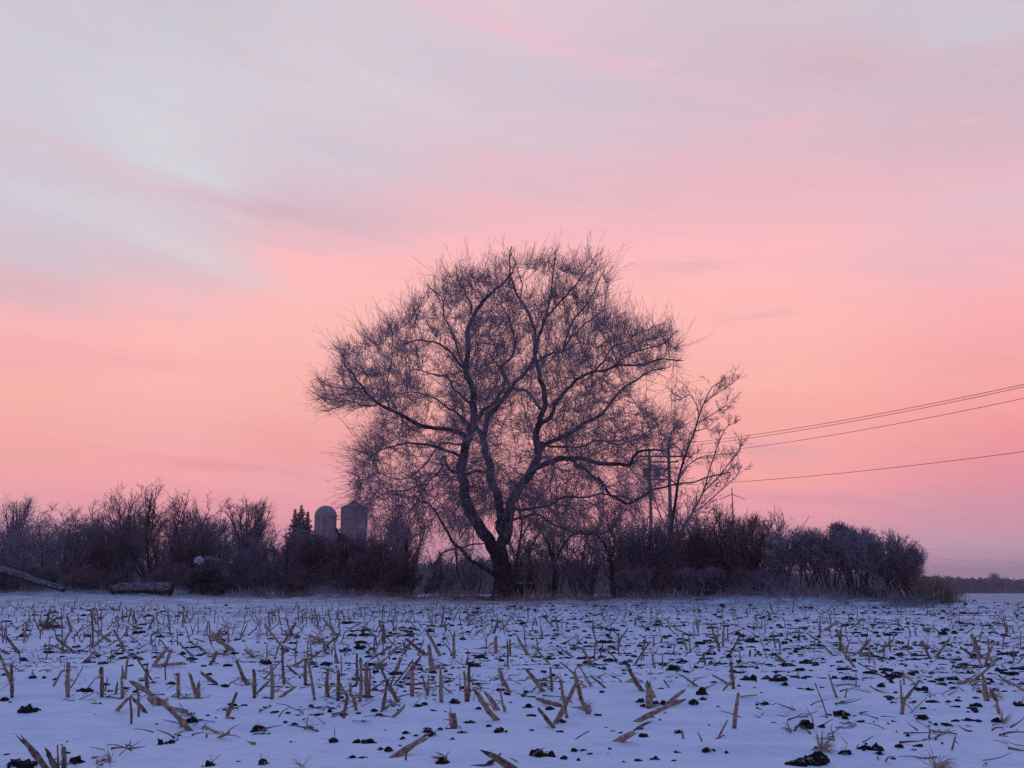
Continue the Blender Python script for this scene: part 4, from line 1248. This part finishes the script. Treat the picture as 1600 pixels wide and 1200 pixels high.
# ------------------------------------------------------------------ corn stubble
# traced pieces: base x, base y, tip x, tip y (quarter pixels of the strips below y 930), width
ST = {0: [(40,290,38,170,8),(150,300,165,180,13),(122,362,40,260,20),(395,340,385,100,9),(445,235,418,130,18),(465,365,360,275,18),(385,340,430,240,15),(575,330,570,100,14),(590,320,690,235,16),(690,290,590,220,16),(775,345,720,235,20),(65,540,0,380,20),(75,640,70,430,22),(425,635,428,425,26),(635,635,635,460,26),(765,640,762,545,22),(725,615,732,560,16),(922,605,920,490,22),(768,520,767,475,20),(960,440,1030,350,24),(1040,425,1070,345,20),(950,450,1140,445,22),(1115,640,1115,500,24),(1235,640,1190,500,24),(1242,645,1242,570,26),(1340,545,1265,490,22),(1310,435,1360,350,20),(1550,560,1490,440,26),(1590,645,1588,470,26),(730,720,795,650,22),(865,760,862,600,14),(905,730,830,650,22),(1180,845,830,545,32),(1160,740,930,680,36),(1590,935,1290,850,20),(1360,890,1435,860,16),(280,1080,140,905,36),(350,1085,300,985,34),(400,1085,400,960,32),(365,1080,360,955,14),(1320,300,1308,180,12),(1425,300,1425,195,10),(1450,345,1330,250,30),(1280,350,1200,300,12),(1500,275,1540,190,10),(1590,390,1530,340,16),(600,180,580,90,12),(610,185,605,100,12),(770,170,765,95,10),(800,170,820,90,10),(850,170,835,100,12),(930,215,960,150,12),(985,165,975,110,8),(1060,190,1050,105,12),(1160,180,1140,110,10),(1180,175,1215,120,10),(440,580,515,455,8),(410,560,455,620,7),(540,590,580,540,8),(655,600,670,530,10),(240,210,215,150,12),(320,150,330,100,9)],
 400: [(175,550,165,350,18),(100,650,98,475,26),(0,620,80,540,14),(310,560,310,400,22),(365,655,325,400,20),(230,440,300,400,18),(330,410,405,350,14),(455,635,450,465,22),(440,590,438,530,14),(513,658,515,480,26),(535,510,532,385,10),(580,655,530,560,14),(630,555,630,400,20),(648,665,655,420,22),(695,640,690,455,30),(712,640,712,460,12),(625,720,605,625,22),(590,630,592,570,18),(790,720,815,570,24),(885,665,800,500,24),(790,725,840,685,16),(875,470,900,405,26),(930,520,1020,400,22),(978,630,978,470,26),(1075,630,1040,500,14),(1078,620,1080,500,12),(1110,480,1085,340,30),(1150,380,1075,240,22),(1238,395,1235,255,22),(1160,668,1157,505,26),(1310,665,1300,470,18),(1322,665,1328,480,22),(1275,600,1275,540,10),(1500,365,1498,280,26),(1570,440,1570,290,12),(1590,370,1588,285,14),(1590,610,1520,470,22),(1545,565,1535,480,16),(1510,780,1395,630,34),(1510,720,1460,640,36),(1555,730,1530,610,14),(1235,835,1232,740,46),(870,1010,1040,900,40),(935,1030,940,980,12),(1600,1080,1450,985,44),(1440,1065,1500,1020,28),(190,355,60,190,14),(170,300,240,185,16),(430,355,425,290,24),(430,325,505,265,16),(800,300,800,220,30),(755,325,780,270,10),(920,340,990,275,16),(1060,370,960,290,22),(500,250,430,160,18),(490,240,460,160,12),(740,455,815,448,22),(790,215,770,160,20),(150,640,235,580,20),(350,178,345,80,9),(385,175,365,90,9),(405,165,395,110,8),(105,180,100,90,9),(155,180,135,85,9),(265,155,262,60,9),(290,175,290,110,8),(510,160,508,105,8),(555,160,540,100,12),(655,135,660,70,7),(790,140,795,80,7),(1160,185,1170,115,12),(1185,225,1180,185,12),(1100,190,1090,130,9),(1150,590,1105,640,10),(1230,610,1170,570,12),(1230,160,1270,90,8),(1330,170,1320,90,14),(1485,240,1510,170,18),(1540,210,1590,140,12),(1205,520,1280,545,14),(1415,580,1345,540,10),(240,580,125,490,7),(1440,740,1380,765,12)],
 800: [(190,600,100,475,28),(250,600,242,480,18),(165,560,250,565,10),(430,650,395,500,28),(490,570,415,435,12),(580,578,500,510,14),(270,800,385,585,32),(480,740,430,650,30),(260,830,165,710,26),(300,700,160,670,28),(105,375,40,275,20),(505,440,450,350,20),(450,440,580,385,10),(665,370,665,240,10),(665,290,715,225,14),(820,600,740,475,28),(850,705,848,550,44),(960,690,1070,600,24),(780,792,1030,670,30),(775,840,865,790,18),(660,915,750,860,40),(1160,570,1090,520,12),(1360,560,1255,500,14),(1385,585,1370,440,26),(1390,830,1415,615,28),(1295,880,1345,785,12),(1275,900,1325,875,10),(1070,895,1062,850,14),(1185,915,1165,865,10),(890,455,880,395,16),(985,580,950,530,12),(1270,290,1245,190,14),(1295,330,1275,260,18),(1320,325,1325,215,14),(1360,370,1410,280,14),(1165,225,1150,165,10),(985,330,975,300,12),(190,270,180,200,12),(400,905,475,855,7),(385,390,310,340,14),(1070,230,1000,190,12),(1485,380,1488,340,14),(135,190,140,140,9),(155,190,145,145,9),(250,200,245,150,12),(290,205,270,145,10),(945,200,910,150,10),(770,190,768,150,12),(610,160,615,120,6),(700,150,710,105,6),(1095,345,1080,290,14),(930,300,940,260,14),(885,320,885,275,14),(160,320,155,275,8),(960,735,1015,760,7),(300,660,318,625,10),(1430,645,1520,643,10),(1180,590,1260,560,10)],
 1200: [(325,250,325,165,14),(350,220,420,175,14),(195,265,195,200,8),(75,345,70,275,12),(450,350,452,230,16),(470,340,430,230,14),(540,450,470,350,18),(575,355,632,280,14),(460,362,640,375,18),(690,360,765,290,16),(1015,395,965,290,18),(1050,385,1120,290,18),(1320,400,1270,245,20),(1330,400,1290,260,14),(1280,380,1210,330,16),(1360,440,1395,330,16),(1380,380,1378,280,12),(1270,540,1420,410,16),(1190,560,1300,545,22),(430,640,385,510,16),(370,770,295,555,8),(430,570,570,588,10),(480,640,490,590,10),(550,560,550,490,8),(840,740,830,560,14),(835,745,850,650,24),(850,660,935,550,16),(850,560,848,480,10),(740,610,640,570,10),(1010,900,1010,850,10),(1010,858,1180,888,10),(1150,970,1170,890,12),(1370,660,1350,530,34),(1430,660,1390,590,22),(1450,740,1430,660,20),(1600,600,1530,550,14),(1520,560,1445,505,14),(1490,245,1470,150,12),(120,440,65,385,20),(1575,340,1580,230,8),(170,715,80,685,10),(160,850,205,790,12),(140,860,120,800,12),(480,370,510,280,9),(760,310,760,255,9),(1500,230,1490,180,10),(1535,240,1528,200,9),(1100,140,1120,160,6),(940,190,900,180,7),(155,110,170,0,7),(560,165,600,155,7),(890,735,990,640,5),(495,930,460,890,5),(180,520,190,470,7),(280,800,275,760,9)]}
CL = {0: [(100,235,24),(640,430,40),(545,420,40),(190,520,38),(350,527,30),(185,725,80),(820,345,24),(740,318,24),(1000,262,40),(1075,292,40),(160,410,34),(20,655,46),(65,672,18),(390,385,32),(700,385,36),(775,390,26),(1270,445,28),(1430,440,50),(1405,718,20),(1200,790,62),(1050,925,62),(140,1068,110),(470,1050,60),(1310,1065,50),(1490,1040,20),(270,190,60),(870,238,54),(890,185,36),(540,600,60),(895,405,30),(130,475,22),(210,470,12),(275,518,18),(985,517,22),(890,535,30),(960,545,25),(1120,878,18),(1300,755,20),(1350,768,12),(420,915,14),(480,322,36),(290,318,26),(965,320,22),(830,295,26),(515,183,14),(510,250,16),(70,180,22),(1590,850,30),(810,445,40),(690,600,24),(1165,622,12),(625,680,18),(600,745,10),(1410,355,30)],
 400: [(60,425,60),(110,435,20),(605,225,26),(660,330,60),(565,348,46),(950,230,40),(1380,200,18),(1385,232,22),(1150,460,46),(1425,332,40),(1400,392,50),(1370,440,52),(880,495,46),(910,545,28),(550,498,28),(375,448,34),(1240,672,46),(20,840,50),(60,848,20),(240,808,28),(325,830,40),(185,797,20),(490,915,46),(650,918,50),(720,925,60),(770,965,26),(935,865,38),(912,898,26),(1000,880,20),(1060,855,30),(1100,875,42),(1148,843,28),(830,972,36),(1290,860,40),(1525,852,50),(1115,722,26),(1185,728,12),(40,1055,44),(1170,1050,56),(600,1018,44),(675,1015,28),(85,692,16),(550,662,20),(550,732,16),(890,720,16),(230,300,40),(240,360,26),(700,215,30),(840,240,26),(1010,310,30),(1150,315,46),(1165,290,20),(1475,160,18),(570,178,44),(60,300,20),(805,845,14),(900,942,14),(230,918,24),(395,575,14),(330,562,18),(438,655,12),(1110,625,16),(1590,672,16),(1390,712,22),(1230,900,26),(1330,790,26),(740,545,30),(945,600,30),(710,385,40),(1300,160,14),(1440,240,10)],
 800: [(175,340,34),(700,425,46),(730,445,26),(560,297,50),(725,367,40),(560,460,40),(1015,465,84),(1090,480,30),(1185,620,46),(1190,652,40),(1135,677,38),(800,665,34),(820,695,26),(920,680,46),(820,885,44),(1040,860,42),(1220,970,56),(1335,983,24),(195,1005,80),(390,975,28),(440,970,30),(485,992,18),(415,1032,22),(790,1035,32),(895,1025,36),(1012,1038,20),(700,1042,14),(1470,530,68),(1590,515,30),(535,750,34),(105,702,44),(310,790,34),(345,222,26),(275,218,30),(220,434,30),(130,412,26),(830,290,22),(1245,370,50),(1115,252,20),(1060,298,40),(1185,298,30),(1500,290,60),(1580,285,30),(1290,697,20),(1030,982,28),(1560,682,50),(15,245,16),(150,235,18),(90,270,24),(245,300,18),(285,322,18),(330,303,26),(480,268,30),(590,250,30),(620,325,30),(700,490,20),(640,515,16),(1050,375,18),(940,325,26),(800,320,26),(1270,440,30),(1520,380,14),(1235,812,14),(925,782,14),(560,605,28),(1260,545,24),(1560,610,14),(610,962,20),(240,715,40),(250,845,10),(325,1025,30),(600,993,8)],
 1200: [(300,955,20),(480,990,50),(645,965,80),(700,990,40),(245,1062,140),(330,1040,60),(455,745,60),(480,770,40),(570,792,36),(595,788,20),(240,825,62),(340,828,30),(970,770,46),(940,755,30),(1050,812,24),(1120,812,38),(1175,788,40),(1250,783,36),(1310,787,40),(1430,790,46),(820,950,38),(935,945,34),(915,968,20),(785,1024,22),(240,427,56),(630,488,50),(775,510,56),(730,490,30),(500,527,48),(1150,525,44),(1080,533,30),(70,530,60),(110,560,34),(260,592,40),(710,572,44),(955,590,50),(990,610,24),(795,612,20),(820,378,50),(780,400,36),(850,435,32),(700,403,30),(1515,370,50),(1440,355,30),(1250,478,20),(1155,446,20),(925,487,22),(1185,660,30),(1295,690,44),(1585,690,56),(560,235,34),(490,187,30),(1550,530,30),(30,375,34),(170,355,30),(20,210,18),(20,280,30),(170,265,40),(325,297,24),(400,268,16),(690,260,24),(820,215,44),(990,220,40),(1090,240,50),(850,330,44),(820,300,36),(1170,268,18),(1200,300,20),(640,370,30),(1270,395,26),(310,350,16),(215,520,30),(20,440,26),(400,440,18),(1440,475,50),(1400,545,18),(1555,845,10),(1485,882,14),(875,880,26),(35,797,20),(1190,640,14),(660,792,12),(1290,720,30),(210,170,14)]}

rng = np.random.default_rng(33)


def one_stalk(a, b_, w, mat, rng, frayed=False):
    """one broken maize stalk from a to b_: ringed, slightly bent, ragged end"""
    a = np.asarray(a, float); b_ = np.asarray(b_, float)
    L = np.linalg.norm(b_ - a); n = max(5, int(L / .05))
    n = min(n, 14)
    t = np.linspace(0, 1, n)
    bow = rng.normal(0, .018, 3) * L
    pts = a + (b_ - a) * t[:, None] + bow * np.sin(math.pi * t)[:, None]
    r = w / 2 * (1.05 - .18 * t)
    node = (np.arange(n) % 4 == 2)
    r = r * np.where(node, 1.22, 1.0) * rng.uniform(.92, 1.06, n)
    q = MB(); sweep(q, pts, r, 7, rough=.07, rng=rng)
    # ragged end
    V = q.V[0]; V[-7:] += (b_ - a) / L * (rng.uniform(-.6, .5, (7, 1)) + 1.6 * (rng.random((7, 1)) < .25)) * w
    o = q.build('corn_stalk', mat, None, origin=a)
    return o


def ribbons(a, n, length, width, rng, mat, parent, updir=None, name='leaf_sheath'):
    q = MB()
    for _ in range(n):
        d = rng.normal(0, 1, 3); d[2] = rng.uniform(-.2, .9)
        if updir is not None: d = d * .35 + updir
        d /= np.linalg.norm(d)
        m = 5; p = [np.asarray(a, float)]
        for i in range(m):
            d = d + rng.normal(0, .22, 3) + [0, 0, -.16]; d /= np.linalg.norm(d)
            p.append(p[-1] + d * length * rng.uniform(.7, 1.2) / m)
        p = np.array(p); s = np.cross(np.gradient(p, axis=0), rng.normal(0, 1, 3)); s /= np.maximum(np.linalg.norm(s, axis=1, keepdims=True), 1e-6)
        wv = width * np.array([.8, 1, .9, .7, .45, .1])[:, None] * rng.uniform(.6, 1.2)
        nrm = np.cross(s, np.gradient(p, axis=0)); nrm /= np.maximum(np.linalg.norm(nrm, axis=1, keepdims=True), 1e-6)
        L_ = p - s * wv / 2; C_ = p + nrm * wv * .18; R_ = p + s * wv / 2; B_ = p - nrm * .0012
        V = np.concatenate([L_, C_, R_, B_]); k = np.arange(5)
        f = lambda u, v: np.stack([u * 6 + k, u * 6 + k + 1, v * 6 + k + 1, v * 6 + k], 1)
        q.add(V, [np.concatenate([f(0, 1), f(1, 2), f(2, 3), f(3, 0)])])
    return q.build(name, mat, parent)


stalks = []
for x0, rows in ST.items():
    for bx, by, tx, ty, w in rows:
        px1, py1, px2, py2 = x0 + bx / 4, 930 + by / 4, x0 + tx / 4, 930 + ty / 4
        h = hit(px1, py1)
        lying = abs(py2 - py1) < .33 * abs(px2 - px1)
        if lying:
            e = hit(px2, min(py2, 1199) if py2 > 935 else 940); e = e + [0, 0, .02 + .35 * w / 4 * h[1] / F]
            if abs(e[1] - h[1]) > 2.5: e = P(px2, py2, h[1])
            a = h + [0, 0, .012]
        else:
            slant = abs(px2 - px1) / (abs(py2 - py1) + 1)
            e = P(px2, py2, h[1] + rng.uniform(-.12, .12) * min(1.2, .3 + slant) * h[1] / 9)
            a = h - (e - h) / np.linalg.norm(e - h) * .035
        wm = w / 4 * h[1] / F * .92
        o = one_stalk(a, e, wm, 'stalk' if rng.random() < .6 else 'stalk_dark', rng)
        stalks.append(dict(o=o, px=px1, py=py1, tx=px2, ty=py2, w=w / 4, h=h, lying=lying, L=math.hypot(px2 - px1, py2 - py1), wm=wm, e=e))
# sheaths and frayed husks on the nearer traced ones
for s in stalks:
    if s['L'] > 18 and s['py'] > 1000 and rng.random() < .8:
        mid = s['h'] + (s['e'] - s['h']) * rng.uniform(.1, .75)
        ribbons(mid, int(rng.integers(1, 5)), rng.uniform(.06, .20), s['wm'] * .8, rng, 'husk', s['o'])
        s['sheath'] = True

# loose random stubble: rows across the view, thinning to the right
extra = []
for row in range(66):
    y0 = 8.6 + row * .76
    half = y0 * .58
    x = -half
    while x < half:
        x += rng.gamma(2.0, .16)
        pxx = 800 + F * x / y0
        dens = (.30 if pxx < 700 else .20 if pxx < 1200 else .15) * (1.35 if y0 > 14 else .30) * (.25 if y0 > 36 else 1)
        dens *= .35 + 1.5 * vnoise(np.array([x * .45]), np.array([y0 * .5]), 91)[0]
        if y0 > 42 or rng.random() > dens: continue
        extra.append((x, y0 + rng.normal(0, .12)))
extra.sort(key=lambda p: p[1])
n_ind = max(0, 296 - len(stalks))
rest = MB()
for i, (x, y) in enumerate(extra):
    h = np.array([x, y, G(x, y)])
    if any(abs(s['h'][1] - y) < .25 and abs(s['h'][0] - x) < .12 for s in stalks[:270] if s['py'] > 1000): continue
    kind_ = rng.random()
    lean = rng.normal(0, .22) if kind_ < .6 else rng.choice([-1, 1]) * rng.uniform(.5, 1.3)
    ln = rng.uniform(.12, .34) * (1 if kind_ < .6 else 1.15)
    d = np.array([math.sin(lean), rng.normal(0, .25), math.cos(lean)]); d /= np.linalg.norm(d)
    w = rng.uniform(.016, .030)
    e = h + d * ln
    if i < n_ind * 1.0:
        o = one_stalk(h - d * .03, e, w, 'stalk' if rng.random() < .5 else 'stalk_dark', rng)
        pxb, pyb = 800 + F * x / y, None
        py_ = YH + (EYE - h[2]) * F / y
        stalks.append(dict(o=o, px=800 + F * x / y, py=py_, tx=800 + F * e[0] / e[1], ty=YH + (EYE - e[2]) * F / e[1], w=w * F / y, h=h, lying=False, L=ln * F / y, wm=w, e=e, extra=True))
    else:
        sweep(rest, np.array([h - d * .03, h + d * ln * .5 + rng.normal(0, .006, 3), e]), np.array([w, w * .9, w * .8]) / 2, 5, rng=rng)
        if rng.random() < .5:
            dd_ = rng.normal(0, 1, 3); dd_[2] = abs(dd_[2]) * .4; dd_ /= np.linalg.norm(dd_)
            c_ = h + d * ln * rng.uniform(.1, .8)
            sweep(rest, np.array([c_, c_ + dd_ * rng.uniform(.06, .2)]), np.array([w, w * .4]) / 3, 3, rng=rng)
props(rest.build('corn_stubble', 'stalk_dark', None, origin=(0, 25, 0)), 'small far pieces of corn stubble in rows', None, None, 'stuff')

# straw litter, leaves and thin stems lying between the rows
q = MB(); n = 11000
y = 6 + 38 * rng.beta(1.5, 1.5, n); x = rng.uniform(-.56, .56, n) * y
clu = vnoise(x * .8, y * .9, 55)
kp = clu > .42 + .22 * (y < 10); x, y = x[kp], y[kp]; n = len(x)
b = np.stack([x, y, ground(x, y) + .008], 1); a = rng.uniform(0, 6.28, n)
pl = polys(b, np.stack([np.cos(a), np.sin(a), rng.uniform(-.02, .45, n)], 1), rng.uniform(.05, .26, n), 3, .18, (0, 0, -.05), rng)
poly_segs(q, pl, rng.uniform(.003, .009, n), .002, 4)
props(q.build('straw_litter', 'stalk_dark', None, origin=(0, 20, 0)), 'thin straw and leaf litter lying on the snow', None, None, 'stuff')

# ------------------------------------------------------------------ clods of dark soil
clods = []


def one_clod(h, wm, rng, tall=1.0):
    q = MB(); k = 1 + int(rng.integers(1, 4)) if wm > .12 else 1 + int(rng.integers(0, 2))
    if wm > .10: k = int(rng.integers(5, 9))
    if wm > .3: k = 14
    for i in range(k):
        off = np.array([rng.uniform(-.46, .46) * wm * (k > 1), rng.uniform(-.30, .30) * wm * (k > 1), 0])
        s = wm * (rng.uniform(.13, .30) if k > 4 else rng.uniform(.22, .36) if k > 1 else .42)
        lump(q, h + off + [0, 0, s * .12], (s * rng.uniform(.9, 1.4), s * rng.uniform(.7, 1.1), s * rng.uniform(.50, .95) * tall), rng, 2, .9)
    for i in range(int(rng.integers(4, 12))):   # crumbs sticking out, the edge is never clean
        off = np.array([rng.uniform(-.62, .62) * wm, rng.uniform(-.4, .4) * wm, 0])
        s = wm * rng.uniform(.04, .12)
        lump(q, h + off + [0, 0, s * .3], (s * 1.5, s, s * 1.1), rng, 1, .6)
    return q.build('soil_clod', 'soil', None, origin=h)


for x0, rows in CL.items():
    for cx_, cy_, w in rows:
        px1, py1 = x0 + cx_ / 4, 930 + (cy_ + w * .02) / 4
        h = hit(px1, min(py1, 1215))
        wm = w / 4 * h[1] / F * (1.25 if py1 > 1050 else 1.05)
        o = one_clod(h, wm, rng, 1.25 if w > 40 else 1.0)
        clods.append(dict(o=o, px=px1, py=py1, w=w / 4, h=h, wm=wm))
for c in clods:
    if c['w'] > 9 and rng.random() < .55 and c['py'] > 1010:
        ribbons(c['h'] + [0, 0, c['wm'] * .2], int(rng.integers(2, 6)), rng.uniform(.05, .12), .010, rng, 'husk', c['o'], name='straw')
        c['straw'] = True
# crumbs
cr_ = MB(); n = 10500
y = 6 + 37 * rng.beta(1.5, 1.35, n) ; x = rng.uniform(-.57, .57, n) * y
clu = vnoise(x * .55, y * .75, 66) * .6 + vnoise(x * 2.2, y * 2.6, 67) * .4
right = np.clip((x / y + .1) * 1.6, 0, .35)
kp = clu > .56 - right * .35 + .14 * (y < 11); x, y = x[kp], y[kp]; zg = ground(x, y)
for xx, yy, zz in zip(x, y, zg):
    s = min(.018 + .0035 * max(0, yy - 7), .075, rng.gamma(1.5, .016) + .004)
    lump(cr_, (xx, yy, zz + s * .1), (s * rng.uniform(.9, 2.2), s * rng.uniform(.6, 1.1), s * rng.uniform(.35, .8)), rng, 1 if yy < 16 else 0, .7)
print('crumbs', len(x), 'stalks', len(stalks), 'clods', len(clods))
props(cr_.build('soil_crumbs', 'soil', None, origin=(0, 20, 0)), 'scattered small crumbs of dark soil showing through the snow', None, None, 'stuff')

# husk clumps and grass tufts seen close up
for x0, cx_, cy_, n, ln, wd, mat, lab, nm, ct in (
        (1200, 330, 968, 16, .13, .020, 'husk', 'pale curled husk clump in the front right corner between dark clods', 'corn_husk', 'corn husk'),
        (1200, 1050, 1085, 26, .15, .012, 'husk', 'pale tan tuft of dead leaves cut by the bottom edge at right', 'leaf_tuft', 'leaf tuft'),
        (1200, 1465, 800, 12, .12, .012, 'husk', 'frayed pale husk standing against the tall clod at far right', 'corn_husk', 'corn husk'),
        (800, 900, 640, 16, .13, .012, 'husk', 'frayed pale leaves behind the thick frayed stalk right of centre', 'leaf_tuft', 'leaf tuft'),
        (800, 860, 700, 10, .12, .016, 'husk', 'pale husk wrapped round the foot of the thick frayed stalk', 'corn_husk', 'corn husk'),
        (0, 690, 1040, 16, .12, .008, 'husk', 'tangle of thin dead stems at front left, near the bottom edge', 'leaf_tuft', 'leaf tuft'),
        (400, 1060, 600, 12, .13, .008, 'husk', 'upright tuft of split dry leaves in the centre-left stubble row', 'leaf_tuft', 'leaf tuft'),
        (400, 1170, 1030, 14, .10, .014, 'stalk_dark', 'dark splintered root clump at the bottom edge left of centre', 'root_clump', 'root clump'),
        (400, 290, 1075, 12, .10, .006, 'husk', 'wispy dead stems at the bottom edge left of the root clump', 'leaf_tuft', 'leaf tuft'),
        (0, 270, 205, 22, .20, .030, 'stalk_dark', 'brown mound of matted leaves in the back rows at left', 'leaf_tuft', 'leaf tuft'),
        (400, 395, 300, 16, .16, .026, 'husk', 'pale leaning husk fan in the back rows left of centre', 'corn_husk', 'corn husk'),
        (0, 1340, 270, 10, .16, .026, 'husk', 'bent pale husk in the back rows at centre-left', 'corn_husk', 'corn husk'),
        (1200, 150, 850, 12, .10, .010, 'stalk_dark', 'dark spiky shards left of a big clod at right', 'root_clump', 'root clump'),
        (1200, 1380, 640, 12, .14, .018, 'husk', 'frayed pale husk on a leaning stalk by the right edge', 'corn_husk', 'corn husk'),
        (1200, 930, 560, 8, .12, .012, 'husk', 'ragged leaf at the tip of the forked stalk at right', 'leaf_tuft', 'leaf tuft'),
        (800, 440, 720, 8, .14, .026, 'husk', 'pale split husk under the crossed stalks at centre', 'corn_husk', 'corn husk')):
    h = hit(x0 + cx_ / 4, 930 + cy_ / 4); k = max(1, h[1] / 9)
    q = ribbons(h, n, ln * k, wd * k, rng, mat, None, updir=np.array([rng.normal(0, .5), 0, .25]), name=nm)
    me = q.data; co = np.empty(len(me.vertices) * 3, np.float32); me.vertices.foreach_get('co', co)
    me.vertices.foreach_set('co', (co.reshape(-1, 3) - h.astype(np.float32)).ravel()); q.location = tuple(h)
    props(q, lab, ct)

# ------------------------------------------------------------------ labels that single each stalk and clod out
BANDS = ((1120, 'front stubble'), (1060, 'near stubble'), (1015, 'middle stubble'), (985, 'back stubble'), (0, 'farthest stubble'))
ZONES = ((320, 'far left'), (640, 'left'), (960, 'centre'), (1280, 'right'), (9999, 'far right'))
ORD = ['first', 'second', 'third', 'fourth', 'fifth', 'sixth', 'seventh', 'eighth', 'ninth', 'tenth', 'eleventh', 'twelfth', 'thirteenth', 'fourteenth', 'fifteenth', 'sixteenth', 'seventeenth', 'eighteenth', 'nineteenth', 'twentieth']


def look_stalk(s):
    dx, dy = s['tx'] - s['px'], s['py'] - s['ty']
    if s['lying'] or abs(dx) > 1.6 * abs(dy): p = 'lying flat'
    elif dx > .35 * dy: p = 'leaning right'
    elif dx < -.35 * dy: p = 'leaning left'
    else: p = 'upright'
    rel = s['w'] / (s['py'] - YH + 1)
    t = 'thick' if rel > .032 else 'thin' if rel < .018 else ''
    z = 'long' if s['L'] / (s['py'] - YH + 1) > .33 else 'short' if s['L'] / (s['py'] - YH + 1) < .16 else ''
    return ' '.join(v for v in (z, t, p) if v)


def look_clod(c):
    rel = c['w'] / (c['py'] - YH + 1)
    return 'large black' if rel > .085 else 'medium dark' if rel > .042 else 'small dark'


def label_all(items, look, noun, cat, grp):
    cls = {}
    for s in items:
        b = next(n for lim, n in BANDS if s['py'] >= lim); z = next(n for lim, n in ZONES if s['px'] < lim)
        cls.setdefault((look(s), b, z), []).append(s)
    for (lk, b, z), g in cls.items():
        g.sort(key=lambda s: s['px'])
        for i, s in enumerate(g):
            extra_ = ' with a torn leaf sheath' if s.get('sheath') and len(g) == 1 else ' with straw stuck in it' if s.get('straw') and len(g) == 1 else ''
            if len(g) == 1: lab = f'{lk} {noun}, only such one in {b} at {z}'
            else: lab = f'{lk} {noun}, {ORD[i] if i < 20 else ORD[-1]} such from left in {b} at {z}'
            props(s['o'], lab, cat, grp)


label_all(stalks, look_stalk, 'corn stalk', 'corn stalk', 'broken corn stalks standing in the snow')
label_all(clods, look_clod, 'soil clod', 'soil clod', 'soil clods showing through the snow')

# ------------------------------------------------------------------ haze
HAZE = 0.00060
q = MB(); box(q, (0, 756, 13.0), (3900, 1600, 34.0))
o = q.build('haze', 'snow'); o.data.materials.clear()
hm = bpy.data.materials.new('haze_air'); hm.use_nodes = True; nt = hm.node_tree; nt.nodes.clear()
ou = nt.nodes.new('ShaderNodeOutputMaterial'); pv = nt.nodes.new('ShaderNodeVolumePrincipled')
pv.inputs['Color'].default_value = (.90, .88, .92, 1); pv.inputs['Density'].default_value = HAZE
pv.inputs['Anisotropy'].default_value = 0.0
nt.links.new(pv.outputs[0], ou.inputs['Volume']); o.data.materials.append(hm)
props(o, kind='stuff')
